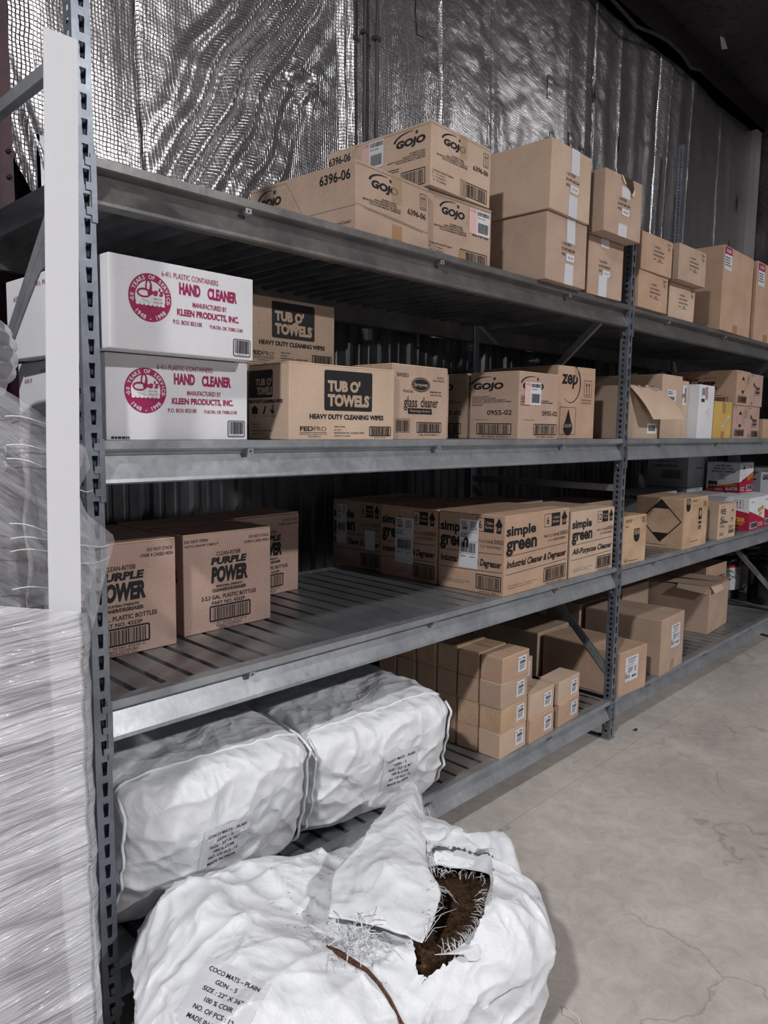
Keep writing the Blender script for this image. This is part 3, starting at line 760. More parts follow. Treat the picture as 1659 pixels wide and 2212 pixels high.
# ------------------------------------------------------------------ printed designs
def joes(F, L, T):
    c = 'crim'; F.ell(.254, .585, .0535, .0535, c); F.ell(.254, .585, .0375, .0375, 'whiteboard', .0003)
    # lower scallop
    W, H = F.W, F.H; cx, cy = .254 * W, .585 * H; pts = []
    for k in range(17): a = radians(200 + 140 * k / 16); pts.append((cx + .038 * cos(a), cy + .038 * sin(a)))
    F.pm(pts, c, .0005)
    for k in range(7): F.ell(.254 + (k - 3) * .0105 / W, .585 - .0145 / H, .0052, .0035, 'whiteboard', .0006, 10)
    F.arc_text('50 YEARS OF SERVICE', .254, .585, .0455, 187, -8, .0125, 'wink'); F.arc_text('1948 - 1998', .254, .585, .0455, 222, 318, .0135, 'wink', True)
    F.ell(.254 - .0435 / W, .585 - .010 / H, .0018, .0018, 'wink', .0006, 10); F.ell(.254 + .0435 / W, .585 - .010 / H, .0018, .0018, 'wink', .0006, 10)
    F.text("oe's", .288, .655, .105, .09, c, .05, .25, 0, .0006); F.arc(.213, .63, .0155, .0085, 10, 345, .0052, .004, c, .0006); F.arc(.243, .70, .0065, .015, -70, 200, .0052, .004, c, .0006)
    F.line(.259, .72, .246, .61, .0055, c, 0, .0006)
    for k, s in enumerate(('RUB ON-', 'WASH OFF', 'OR', 'WIPE OFF')): F.text(s, .302, .578 - k * .037, (.055, .062, .018, .062)[k], .023, c, 0, 0, 0, .0006)
    for a in ((.2, .56, .24, .54), (.24, .54, .262, .50), (.262, .5, .235, .49), (.21, .53, .222, .5), (.268, .52, .262, .47), (.235, .49, .245, .47)): F.line(*a, .0009, 'k', 0, .0006)
    for k in range(4): F.arc(.232 + k * .009, .462 - .004 * (k % 2), .0034, .0026, 0, 330, .0008, .0008, 'crim', .0007, 10)
    F.text('6-4½ PLASTIC CONTAINERS', .528, .872, .395, .062, c, 0)
    F.text('HAND', .52, .742, .148, .135, c, .048); F.text('CLEANER', .757, .735, .222, .135, c, .048)
    F.text('MANUFACTURED BY', .663, .578, .25, .058, c, .012); F.text('KLEEN PRODUCTS, INC.', .657, .468, .455, .09, c, .035)
    F.text('P.O. BOX 852100', .503, .36, .2, .05, c, .012); F.text('YUKON, OK 73085-2100', .785, .35, .255, .05, c, .012)
    F.rrect(.84, .035, .978, .25, 'k', .005); F.rrect(.846, .045, .972, .24, 'whiteboard', .004, .0003); F.barcode(.852, .075, .966, .235, 'k', 0, 5, .0006); F.text('6 62826 06101 6', .909, .058, .11, .02, 'k', 0, 0, 0, .0006)
    L.text('#101-P', .14, .75, .1, .07, c, 0); L.text('6-4½ PLASTIC CONTAINERS', .56, .87, .5, .06, c, 0)
def joes2(F, L, T):
    joes(F, L, T); F.dashes(.03, .0, .2, .06, 1, 'kd', 3)

def gojo_front(F, tape_low=True, bc=True):
    F.gojo(.37, .745, .36, .14); F.text('.', .585, .68, .01, .015)
    for k, (s, a, b) in enumerate((('SCRUBBING TOWELS', .42, .2), ('HAND AND SURFACE TOWELS', .38, .3), ('SERVIETTES POUR LES MAINS ET LES SURFACES', .33, .5), ('TOALLAS PARA MANOS Y SUPERFICIES', .37, .42))): F.text(s, a, .585 - k * .034, b, .026, 'k', .01, .1)
    F.text('6396-06', .815, .56, .27, .085, 'k', .02); F.arrows(.865, .66, .955, .88)
    F.line(.0, .955, 1, .955, .0018, 'k', .008)
    if bc:
        F.text('Contents/Contient/Contiene:', .19, .255, .34, .035, 'kd', 0, .1)
        for k, s in enumerate(('6 - 72 wipes', '6 - 72 lingettes', '6 - 72 toallitas')): F.text(s, .12 + .01 * k, .2 - k * .047, .2, .033, 'kd', 0, .1)
        F.barcode(.49, .05, .935, .27, 'k', .003, 7)
def gojo_left(L, side=True):
    L.text('6396-06', .13, .83, .23, .14, 'k', .02); L.gojo(.82, .74, .26, .15)
    for k, (s, a, b) in enumerate((('SCRUBBING TOWELS', .88, .14), ('HAND AND SURFACE TOWELS', .85, .2), ('SERVIETTES POUR LES MAINS ET LES SURFACES', .78, .34), ('TOALLAS PARA MANOS Y SUPERFICIES', .82, .26))): L.text(s, a, .57 - k * .034, b, .026, 'k', .01, .1)
    L.line(.3, .955, 1, .955, .0018, 'k', .008); L.line(.3, .955, .26, .8, .0018, 'k', .008)
    L.barcode(.74, .05, .95, .3, 'k', .003, 8); L.dashes(.62, .33, .74, .4, 2, 'kd', 5)
def gojo_top(F, L, T): gojo_front(F); gojo_left(L)
def gojo_cut(F, L, T):
    gojo_front(F, bc=False); F.line(0, .42, 1, .34, .0018, 'k', .008); F.text('CUT HERE FOR DISPLAY • COUPEZ ICI POUR AFFICHER • CORTE AQUÍ PARA LA PANTALLA', .5, .36, .82, .03, 'kd', 0, .1, -.05)
    L.text('6396-06', .82, .83, .27, .14, 'k', .02); L.gojo(.21, .72, .22, .16)
    L.line(0, .95, .37, .95, .0018, 'k', .008); L.line(.37, .95, .53, .42, .0018, 'k', .008); L.line(.6, .4, 1, .4, .0018, 'k', .008)
    L.text('Contents/Contient/Contiene:', .84, .2, .24, .05, 'kd', 0, .1)
def dope(F, L, T, tx=.36):
    F.text('1 DOZEN', tx + .11, .60, .22, .045, 'k', .005); F.text('DOPE BRUSH', tx + .16, .52, .33, .045, 'k', .005); F.text('NO.', tx + .05, .44, .1, .045, 'k', .005); F.line(tx + .12, .365, tx + .34, .365, .002)
def rn(F, tx=.36):
    F.rrect(tx + .1, .35, tx + .31, .46, 'label', .003); F.text('RN #4', tx + .21, .405, .12, .035, 'k', 0)
def fender(F, L, T):
    F.text('1 DOZEN', .48, .70, .2, .05, 'k', 0); F.text('LONG HANDLE', .53, .59, .34, .05, 'k', 0); F.text('FENDER BRUSH', .545, .48, .36, .05, 'k', 0); F.text('NO.', .42, .37, .08, .05, 'k', 0); F.line(.48, .33, .7, .33, .002)
    for a in ((.53, .40, .55, .36), (.55, .36, .57, .41), (.57, .41, .56, .33), (.62, .41, .59, .4), (.59, .4, .6, .37), (.6, .37, .62, .36), (.62, .36, .59, .34)): F.line(*a, .0022)
    for a in ((.8, .93, .83, .86), (.83, .86, .86, .93), (.86, .93, .86, .82), (.9, .9, .87, .88), (.93, .92, .9, .88), (.9, .88, .94, .87), (.82, .82, .86, .79), (.86, .79, .85, .72), (.85, .72, .89, .79), (.89, .79, .93, .78), (.86, .75, .91, .7)): F.line(*a, .0024)
def tubo(F, L, T):
    F.rrect(.305, .40, .765, .945, 'k', .006); F.text("TUB O'", .49, .735, .31, .16, 'knock', .06); F.text('TOWELS', .535, .54, .40, .17, 'knock', .06); F.text('®', .745, .6, .015, .03, 'knock', 0)
    F.text('HEAVY DUTY CLEANING WIPES', .53, .315, .71, .07, 'k', .04)
    F.text('FED', .15, .15, .115, .06, 'k', .03); F.text('PRO', .27, .15, .11, .06, 'k', -.01); F.line(.09, .1, .33, .1, .0012); F.text('3928 RICHMOND RD. CLEVELAND, OHIO 44139', .21, .075, .24, .02, 'k', 0); F.text('TUBOTOWELS.COM', .22, .045, .11, .02, 'k', 0)
    for k, (s, w_) in enumerate((('PART# TW90', .1), ('#114311', .07), ('DESCRIPTION: 90ct. CLEANING WIPES', .29), ('QUANTITY: 6/CASE', .15))): F.text(s, .40 + w_ / 2, .18 - k * .042, w_, .022, 'k', .01)
    F.barcode(.745, .06, .965, .185, 'k', .003, 4); F.text('10646 81135784', .855, .035, .12, .016, 'k', 0)
    L.rrect(.02, .56, .62, .93, 'k', .006); L.text("TUB O'", .4, .77, .4, .1, 'knock', .05); L.text('TOWELS', .42, .65, .38, .11, 'knock', .055)
    L.text('HEAVY DUTY CLEANING WIPES', .44, .51, .84, .05, 'k', .04)
    L.fpoly([(.1, .34), (.25, .34), (.25, .42), (.175, .46), (.1, .42)]); L.fpoly([(.38, .34), (.42, .34), (.47, .44), (.44, .46)]); L.rrect(.6, .34, .66, .4); L.rect(.61, .4, .625, .46); L.rect(.635, .4, .65, .47); L.fpoly([(.58, .36), (.6, .35), (.6, .4), (.57, .41)])
    L.text('HOME', .175, .31, .08, .018); L.text('PROJECTS', .42, .31, .15, .018); L.text('HANDS', .63, .31, .1, .018)
    L.text('PART# TW90', .2, .2, .18, .018); L.text('#114311', .2, .16, .12, .018); L.text('DESCRIPTION: 90ct. CLEANING WIPES', .35, .115, .5, .018); L.text('QUANTITY: 6/CASE', .25, .07, .28, .018)
def sprayway(F, L, T):
    F.text('SW5021', .17, .87, .2, .055, 'k', .01); F.text('12/19 OZ', .85, .87, .13, .03, 'k', 0); F.text('Level 1 Aerosols', .82, .83, .22, .03, 'k', 0)
    F.ell(.49, .755, .047, .0235); F.ell(.49, .755, .0435, .0205, 'knock', .0002); F.ell(.49, .755, .0415, .0185, 'k', .0004); F.text('Sprayway', .49, .75, .26, .06, 'knock', .02, .15, 0, .0008)
    F.text("World's Best", .27, .66, .18, .045, 'k', -.005); F.text('AMMONIA FREE', .76, .665, .22, .022, 'k', .01); F.text('Streak-Free Shine', .77, .625, .22, .025, 'k', 0)
    F.text('glass', .31, .49, .23, .19, 'k', .012); F.text('cleaner', .65, .515, .32, .14, 'k', .012)
    F.fpoly([(.27, .35), (.7, .35), (.69, .43), (.26, .43)]); F.text('Foaming Action', .48, .39, .36, .045, 'knock', .01, .2)
    F.barcode(.06, .1, .3, .28, 'kd', .0015, 9); F.barcode(.43, .1, .88, .235, 'k', .003, 10, 0, '1 00 41910 05021 7')
def gojo09(F, L, T):
    for S, sx in ((L, 1), (F, 1)):
        S.gojo(.38 if S is L else .34, .79, .62 if S is L else .52, .13); 
        for k, (s, w_) in enumerate((('NATURAL* ORANGE™', .38), ('PUMICE HAND CLEANER', .5), ('NETTOYANT ABRASIF POUR LES MAINS', .7), ('LIMPIADOR DE MANOS CON PIEDRA POMEZ', .82))): S.text(s, .04 + w_ / 2, .645 - k * .028, w_, .021, 'k', .01, .1)
        S.dashes(.04, .50, .3, .54, 2, 'kd', 2)
        S.text('0955-02', .62 if S is L else .78, .40, .5 if S is L else .4, .075, 'k', .015); S.text('2 - 1 US/US GAL (3.78 L)', .22, .29, .34, .02, 'kd', 0)
        S.barcode(.16 if S is L else .38, .07, .86 if S is L else .97, .23, 'k', .0035, 12, 0, '1 00 73852 09558 6')
def zep(F, L, T):
    F.text('zep', .3, .80, .42, .2, 'k', .03, .1); F.arc(.32, .78, .075, .085, -130, 60, .001, .010); F.arrows(.69, .6, .9, .83)
    F.text('PROTECT FROM FREEZING', .76, .55, .28, .022, 'kd', 0); F.text('NOT FOR AIR TRANSPORT', .76, .51, .28, .022, 'kd', 0)
    F.frame(.07, .06, .48, .44, .0018); W, H = F.W, F.H; pts = [(.29 * W, .42 * H)]
    for k in range(21):
        a = radians(50 - 280 * k / 20); pts.append((.29 * W + .034 * cos(a), .155 * H + .034 * sin(a)))
    c = (.29 * W, .2 * H)
    for k in range(len(pts)): F.pm([c, pts[k], pts[(k + 1) % len(pts)]], 'k')
    F.text('LIQUID', .28, .18, .21, .055, 'knock', .02)
def deep(F, L, T):
    L.text('Sea', .26, .74, .12, .15, 'k', .01, .5); L.text('Foam', .37, .76, .12, .1, 'k', .01, .5); L.text('DEEP', .55, .62, .26, .13, 'k', .05); L.text('CREEP', .56, .47, .3, .13, 'k', .05); L.dashes(.5, .78, .7, .8, 1, 'kd', 2); L.dashes(.05, .9, .4, .93, 1, 'kd', 3); L.dashes(.6, .26, .9, .3, 1, 'kd', 3); L.barcode(.45, .06, .88, .22, 'k', .003, 3)
def deep_f1(F, L, T):
    deep(F, L, T); F.diamond(.45, .58, .27, .26, 'k', .0018); F.arrows(.72, .64, .95, .88, 'k', .001); F.barcode(.1, .08, .8, .27, 'k', .0025, 5); F.dashes(.1, .92, .3, .95, 1, 'kd', 3)
def deep_f2(F, L, T):
    deep(F, L, T); F.text('Sea', .28, .7, .16, .13, 'k', .01, .5); F.text('Foam', .36, .63, .2, .09, 'k', .01, .7); F.text('DEEP', .58, .56, .34, .09, 'k', .05); F.text('CREEP', .56, .44, .4, .09, 'k', .05)
    F.dashes(.3, .34, .8, .37, 1, 'kd', 2); F.dashes(.05, .93, .35, .96, 1, 'kd', 6); F.dashes(.8, .9, .95, .93, 1, 'kd', 7); F.dashes(.1, .04, .32, .13, 3, 'kd', 8)
def deep_f3(F, L, T):
    deep_f2(F, L, T); F.barcode(.33, .05, .93, .24, 'k', .0025, 5)
def purple(F, L, T):
    F.text('DO NOT STACK', .855, .925, .24, .03, 'k', .01); F.text('OVER 4 CASES HIGH', .825, .875, .3, .03, 'k', .01); F.text('DO NOT OPEN', .14, .94, .25, .03, 'k', .01); F.text('WITH SHARP OBJECT', .2, .89, .37, .03, 'k', .01)
    F.text('CLEAN-RITE®', .495, .79, .27, .045, 'k', .01)
    F.text('PURPLE', .5, .715, .41, .075, 'k', .055, .15); F.text('POWER', .505, .575, .42, .17, 'k', .06, .12)
    F.text('INDUSTRIAL STRENGTH', .5, .455, .3, .024, 'k', .03); F.text('CLEANER/DEGREASER', .5, .415, .39, .035, 'k', .035)
    F.text('2-2.5 GAL. PLASTIC BOTTLES', .5, .345, .63, .042, 'k', .02); F.text('PART NO. 4322P', .49, .285, .38, .036, 'k', .02)
    F.barcode(.28, .1, .74, .25, 'k', .005, 14); F.text('1 00 96582 43220 6', .51, .075, .38, .022, 'k', 0); F.text('PURPLE POWER INC.', .5, .045, .3, .024, 'k', 0); F.text('GREENVILLE, S.C.', .5, .018, .26, .024, 'k', 0)
    L.text('CLEAN-RITE®', .5, .79, .5, .04, 'k', .01); L.text('POWER', .5, .6, .7, .15, 'k', .06)
def sgreen(S, n='6', part='13005', title='Industrial Cleaner & Degreaser', sub=('1 Gallon', 'Bottles'), small=False):
    S.text('simple', .235, .80, .43, .17, 'k', .035); S.text('green', .245, .60, .45, .19, 'k', .035)
    S.frame(.585, .795, .70, .965, .002, 'k'); S.text(n, .64, .88, .04 if n == '6' else .08, .1, 'k', .01); S.rect(.70, .79, .84, .97, 'k'); S.text(sub[0], .77, .91, .11, .04, 'knock', .01); S.text(sub[1], .77, .855, .11, .035, 'knock', .01)
    S.fpoly([(.855, .88), (.97, .88), (.9125, .985)]); S.rect(.878, .79, .947, .88, 'k'); S.text('UP', .9125, .84, .05, .04, 'knock', .02)
    S.text('PART # 27102006', .7, .67, .24, .04, 'k', 0); S.text(part, .9, .68, .16, .055, 'k', .01); S.text('12 of 5: 100-43318-00000-0', .8, .61, .3, .035, 'kd', 0)
    S.line(.03, .5, .97, .53, .002); S.text(title, .5, .385, .93, .12, 'k', .03, .25); S.line(.03, .27, .97, .3, .002)
    S.barcode(.6, .06, .96, .24, 'k', .004, 16, 0, '1 00 43318 13005 2'); S.text('© 2017 Sunshine Makers, Inc. • 15922 Pacific Coast Highway', .28, .12, .45, .018, 'kd', 0); S.text('Huntington Beach, California 92649 USA', .24, .09, .34, .018, 'kd', 0)
def sg(F, L, T):
    sgreen(F); sgreen(L); T.text('07/21/2017 01:15', .55, .5, .4, .04, 'kd', 0)
def ap(F, L, T): sgreen(F, '12', '13033', 'All-Purpose Cleaner', ('32 oz', 'Trigger'))
def shield(S, cx, cy, w, s):
    W, H = S.W, S.H; a = w / 2; pts = [(cx * W - a, cy * H + a * 1.1), (cx * W + a, cy * H + a * 1.1)] + [(cx * W + a * cos(radians(t)), cy * H - a * .2 + a * sin(radians(t))) for t in range(0, -181, -20)]
    c = (cx * W, cy * H)
    for k in range(len(pts)): S.pm([c, pts[k], pts[(k + 1) % len(pts)]], 'k')
    S.text(s, cx, cy + .25 * w / H, w * .85 / W, w * .5 / H, 'knock', .03, 0, 0, .0003)
def wd1(F, L, T):
    shield(F, .58, .60, .058, 'WD-40'); F.dashes(.1, .88, .4, .95, 2, 'kd', 2); F.dashes(.1, .78, .25, .82, 1, 'kd', 5); F.dashes(.78, .84, .97, .97, 4, 'kd', 3); F.frame(.12, .05, .22, .11, .0015); F.text('WD-40', .17, .08, .07, .03, 'k'); F.dashes(.26, .05, .85, .08, 1, 'k', 3)
def wd2(F, L, T):
    L.diamond(.53, .55, .42, .42, 'k', .006); L.rrect(.09, .06, .24, .13, 'k', .003); L.text('WD-40', .165, .095, .12, .04, 'knock', .02); L.dashes(.26, .05, .85, .075, 1, 'kd', 3)
    shield(F, .16, .88, .062, 'WD-40'); F.dashes(.3, .92, .55, .97, 2, 'kd', 2); F.dashes(.78, .8, .97, .92, 4, 'kd', 3)
    F.line(.3, .45, .33, .62, .001); F.line(.33, .62, .36, .45, .001); F.line(.3, .45, .36, .45, .001); F.rect(.6, .55, .73, .78, 'k'); F.ell(.665, .68, .014, .02, 'knock', .0003); F.rect(.6, .46, .73, .51, 'k'); F.rect(.61, .35, .72, .43, 'k'); F.dashes(.62, .36, .71, .42, 2, 'knock', 4, .0003)
    F.frame(.22, .07, .3, .14, .0012); F.dashes(.33, .11, .7, .14, 1, 'kd', 5)
def freeall(F, L, T):
    F.dashes(.14, .93, .36, .96, 1, 'k', 2); F.text('FREE', .25, .80, .28, .16, 'k', .02); F.text('ALL', .22, .60, .24, .16, 'k', .02); F.rect(.1, .46, .5, .51, 'k'); F.dashes(.12, .475, .46, .495, 1, 'knock', 5, .0003); F.dashes(.1, .33, .4, .44, 4, 'kd', 3); F.dashes(.1, .1, .34, .2, 3, 'kd', 4)
    F.diamond(.78, .68, .13, .17, 'k', .0015); F.dashes(.66, .47, .9, .49, 1, 'kd', 5); F.frame(.6, .27, .9, .36, .001); F.dashes(.6, .27, .9, .36, 4, 'kd', 6); F.barcode(.6, .14, .92, .23, 'k', .002, 7)
    L.arrows(.25, .65, .7, .92); L.diamond(.3, .4, .25, .15, 'k', .003)
def blaster(F, L, T, tall=False):
    # crimson diagonal band, white above
    for S, a, b in ((F, .62, .27), (L, .62, .45)):
        n = 8
        for k in range(n):
            u0, u1 = k / n, (k + 1) / n
            S.fpoly([(u0, 0.0), (u1, 0.0), (u1, a + (b - a) * u1 if S is F else .8 - .25 * u1), (u0, a + (b - a) * u0 if S is F else .8 - .25 * u0)], 'red')
    F.text('BLASTER', .72, .62, .38, .13, 'k', .05, .3, .12); F.text('BLASTER', .715, .63, .38, .13, 'yink', .02, .3, .12, .0006); F.text('PB', .7, .45, .2, .14, 'yink', .05, .3, .12, .0004); F.line(.5, .4, .92, .52, .002, 'k', 0, .0008)
    F.text('16-PB-DS', .22, .88, .2, .04, 'k', .01); F.barcode(.08, .06, .52, .22, 'k', 0, 5, .0008); F.rect(.06, .04, .54, .24, 'wink', .0003); F.dashes(.6, .06, .95, .2, 3, 'wink', 5, .0004)
    L.arrows(.66, .70, .86, .94); L.text('BLASTER', .62, .33, .6, .13, 'yink', .04, .1, 0, .0006); L.text('PENETRANT', .64, .2, .5, .09, 'yink', .02, .1, 0, .0006); L.dashes(.5, .05, .95, .08, 1, 'wink', 3, .0004)
def blaster_side(F, L, T):
    n = 8
    for k in range(n):
        u0, u1 = k / n, (k + 1) / n
        L.fpoly([(u0, 0.0), (u1, 0.0), (u1, .12 + .24 * u1), (u0, .12 + .24 * u0)], 'red'); F.fpoly([(u0, 0.0), (u1, 0.0), (u1, .36 + .35 * u1), (u0, .36 + .35 * u0)], 'red')
    L.text('16-PB-DS', .5, .9, .45, .07, 'k', .03); L.text('SAVE BOX FOR', .5, .8, .58, .065, 'k', .03); L.text('PRODUCT DISPLAY', .51, .7, .72, .07, 'k', .03); L.arrows(.38, .44, .56, .63)
    L.rect(.06, .12, .34, .36, 'kd', .0004); L.text('PB B\'LASTER PENETRANT', .52, .24, .85, .075, 'yink', .02, 0, .05, .0007); L.text('BLASTER.', .78, .13, .38, .11, 'wink', .04, 0, .05, .0007); L.dashes(.28, .05, .6, .14, 2, 'wink', 3, .0007)
    F.diamond(.27, .62, .2, .3, 'k', .002); F.fpoly([(.27, .44), (.4, .6), (.27, .78), (.14, .6)], 'wink', .0002); F.text('16-PB-DS', .25, .94, .3, .035, 'k', 0); F.text('PB B\'laster', .72, .92, .3, .04, 'crim', .01); F.text('Penetrant', .74, .86, .24, .04, 'crim', .01)
    F.text('BLASTER', .76, .52, .42, .16, 'k', .06, .3, .25, .0003); F.text('BLASTER', .76, .53, .42, .16, 'yink', .02, .3, .25, .0007); F.rect(.5, .1, .95, .25, 'wink', .0003); F.barcode(.54, .11, .92, .24, 'k', 0, 5, .0008); F.rect(.5, .04, .95, .07, 'wink', .0003); F.dashes(.06, .05, .42, .2, 3, 'wink', 5, .0004)
def prime(F, L, T):
    L.text('PRIME', .4, .85, .6, .12, 'kd', .04, .35); L.text('FUEL INJECTOR', .5, .68, .5, .04, 'kd', .02, .2); L.text('LUBRICATING OIL', .46, .58, .6, .05, 'k', .03, .2); L.barcode(.35, .3, .85, .48, 'k', .003, 4); L.line(0, .1, 1, .1, .003); L.line(.1, .2, 1, .2, .001)
    F.rect(.3, .78, .85, .98, 'kd'); F.text('PRIME', .58, .88, .46, .12, 'greyboard', .03, .2, 0, .0004); F.dashes(.4, .5, .9, .56, 1, 'kd', 4); F.line(.3, .3, .95, .31, .001); F.line(.3, .25, .95, .26, .001); F.line(0, .1, 1, .1, .003); F.dashes(.4, .03, .8, .06, 1, 'kd', 4)
def sticker_ship(S, x0, y0, x1, y1, blue=True):
    S.rrect(x0, y0, x1, y1, 'label', .003); w = x1 - x0; h = y1 - y0
    S.dashes(x0 + w * .06, y0 + h * .86, x0 + w * .5, y0 + h * .96, 3, 'k', 3, .0003); S.dashes(x0 + w * .56, y0 + h * .78, x0 + w * .95, y0 + h * .96, 5, 'kd', 5, .0003); S.barcode(x0 + w * .12, y0 + h * .78, x0 + w * .4, y0 + h * .85, 'k', 0, 5, .0003)
    S.line(x0 + w * .03, y0 + h * .74, x1 - w * .03, y0 + h * .74, .001, 'k', 0, .0003); S.dashes(x0 + w * .06, y0 + h * .62, x0 + w * .6, y0 + h * .72, 3, 'k', 7, .0003); S.line(x0 + w * .03, y0 + h * .55, x1 - w * .03, y0 + h * .55, .001, 'k', 0, .0003)
    S.barcode(x0 + w * .12, y0 + h * .32, x0 + w * .86, y0 + h * .52, 'k', 0, 6, .0003); S.text('(00)1 0043318 000000 6', (x0 + x1) / 2, y0 + h * .295, w * .7, h * .018, 'k', 0, 0, 0, .0003); S.dashes(x0 + w * .12, y0 + h * .22, x0 + w * .4, y0 + h * .25, 1, 'k', 5, .0003); S.dashes(x0 + w * .6, y0 + h * .22, x0 + w * .85, y0 + h * .25, 1, 'k', 6, .0003)
def sticker_ret(S, x0, y0, x1, y1):
    m = x0 + (x1 - x0) * .35; S.rect(x0, y0, m, y1, 'pinklabel'); S.rect(m, y0, x1, y1, 'label'); w = x1 - x0; h = y1 - y0
    S.text('9211', x0 + w * .17, y0 + h * .9, w * .28, h * .09, 'crim', 0, 0, pi, .0003); S.barcode(x0 + w * .38, y0 + h * .78, x0 + w * .97, y0 + h * .94, 'k', 0, 3, .0003); S.barcode(x0 + w * .42, y0 + h * .1, x0 + w * .92, y0 + h * .5, 'k', 0, 4, .0003); S.dashes(x0 + w * .4, y0 + h * .66, x0 + w * .95, y0 + h * .72, 1, 'kd', 4, .0003)
def sticker_small(S, x0, y0, x1, y1):
    S.rrect(x0, y0, x1, y1, 'label', .002); w = x1 - x0; h = y1 - y0
    S.dashes(x0 + w * .1, y0 + h * .78, x0 + w * .4, y0 + h * .88, 1, 'k', 3, .0003); S.dashes(x0 + w * .5, y0 + h * .76, x0 + w * .92, y0 + h * .9, 1, 'k', 5, .0003); S.barcode(x0 + w * .22, y0 + h * .5, x0 + w * .85, y0 + h * .7, 'k', 0, 5, .0003); S.dashes(x0 + w * .2, y0 + h * .14, x0 + w * .85, y0 + h * .46, 3, 'k', 6, .0003)
def sticker_big(S, x0, y0, x1, y1):
    S.rrect(x0, y0, x1, y1, 'label', .003); w = x1 - x0; h = y1 - y0; cx = (x0 + x1) / 2
    S.text('Q52-830/1003RC', cx, y0 + h * .9, w * .7, h * .08, 'k', 0, 0, 0, .0003); S.text('M.52 RH SUPPORT', cx, y0 + h * .81, w * .6, h * .045, 'kd', 0, 0, 0, .0003); S.text('12 X 83 SECT 4', cx, y0 + h * .74, w * .5, h * .045, 'kd', 0, 0, 0, .0003)
    S.dashes(x0 + w * .12, y0 + h * .64, x1 - w * .1, y0 + h * .68, 1, 'k', 4, .0003); S.dashes(x0 + w * .2, y0 + h * .34, x0 + w * .62, y0 + h * .58, 4, 'kd', 6, .0003); S.dashes(x0 + w * .7, y0 + h * .34, x0 + w * .92, y0 + h * .56, 3, 'kd', 8, .0003)
    S.barcode(x0 + w * .52, y0 + h * .12, x0 + w * .88, y0 + h * .22, 'k', 0, 6, .0003); S.dashes(x0 + w * .1, y0 + h * .12, x0 + w * .45, y0 + h * .28, 3, 'kd', 9, .0003); S.barcode(x0 + w * .03, y0 + h * .14, x0 + w * .1, y0 + h * .4, 'k', 0, 7, .0003); S.dashes(x0 + w * .08, y0 + h * .03, x0 + w * .25, y0 + h * .06, 1, 'k', 5, .0003)
def sticker_uline(S, x0, y0, x1, y1):
    S.rect(x0, y0, x1, y1, 'label'); h = y1 - y0; S.rect(x0, y1 - h * .32, x1, y1, 'crim', .0003); S.text('ULINE', (x0 + x1) / 2, y1 - h * .16, (x1 - x0) * .7, h * .16, 'wink', .02, 0, 0, .0006); S.dashes(x0 + .02, y0 + h * .15, x1 - .02, y0 + h * .6, 4, 'kd', 5, .0003)

# ------------------------------------------------------------------ top level cartons
G1 = 'scrubbing towel cartons on the top shelf'
carton('towel_carton', 'long towel carton at the front left of the top shelf, its bottom hidden', .818, .045, T1, 3.5, .354, .482, .216, 'kraft', gojo_cut, G1, None, 11, tapes=[('F', .46, .60, .60, 1, 'ctape'), ('F', .47, .1, .6, .3, 'btape')])
carton('towel_carton', 'towel carton under another one, with a peeling white return label at its right', 1.195, .09, T1, -1, .345, .48, .229, 'kraft', lambda F, L, T: gojo_front(F), G1, None, 12, tapes=[('F', .47, .0, .58, .24, 'btape')],
       stick=[('return_label', None, lambda F, L, T: sticker_ret(F, .62, .55, .97, .93))])
carton('towel_carton', 'towel carton stacked on top of the pair, topmost of the logo printed cartons', 1.178, .068, T1 + .231, 2.4, .348, .49, .206, 'kraft2', gojo_top, G1, None, 13, tapes=[('F', .45, .62, .57, 1, 'ctape'), ('F', .46, 0, .57, .3, 'ctape')],
       stick=[('return_label', None, lambda F, L, T: sticker_ret(L, .36, .5, .575, .95))])
G2 = 'dope brush cartons on the top shelf'
WT = [('F', .47, .63, .68, 1, 'wtape'), ('F', .44, 0, .66, .31, 'wtape')]
carton('brush_carton', 'lower left dope brush carton with a crushed upper corner, beneath the biggest one', 1.73, -.035, T1, .5, .302, .42, .25, 'kraft', dope, G2, None, 21, .004, .004, tapes=WT, stick=[('number_tag', None, lambda F, L, T: rn(F))])
carton('brush_carton', 'large dope brush carton on top of the crushed one, white tape down its middle', 1.719, -.05, T1 + .251, 1.2, .305, .42, .252, 'kraft2', dope, G2, None, 22, tapes=WT, stick=[('number_tag', None, lambda F, L, T: rn(F))])
carton('brush_carton', 'dope brush carton beside the rack upright on the top shelf, under the torn one', 2.095, -.005, T1, -2.4, .285, .4, .236, 'kraft', lambda F, L, T: dope(F, L, T, .3), G2, None, 23, tapes=[('F', .33, .85, .56, 1, 'wtape'), ('F', .3, 0, .54, .36, 'wtape')], stick=[('number_tag', None, lambda F, L, T: rn(F, .3))])
c = carton('brush_carton', 'dope brush carton with a torn open hole in its top edge, above the rack upright', 2.089, -.074, T1 + .239, -2, .304, .36, .243, 'kraft', lambda F, L, T: dope(F, L, T, .33), G2, None, 24, .004, .004, tapes=[('F', .42, .64, .65, .82, 'wtape'), ('F', .36, 0, .6, .2, 'wtape')], stick=[('number_tag', None, lambda F, L, T: rn(F, .33))])
mb = MB(); f = Face(mb, .304, .36, .243, 'F', .003)
f.fpoly([(.42, .99), (.5, .88), (.62, .8), (.72, .74), (.74, .86), (.7, .99)], 'void'); f.fpoly([(.38, 1.0), (.44, .97), (.52, .87), (.47, .86), (.42, .92)], 'edge', .002); f.fpoly([(.66, .72), (.72, .7), (.76, .8), (.73, .84)], 'edge', .004); mb.build('torn_edge', c)
G3 = 'fender brush cartons on the top shelf'
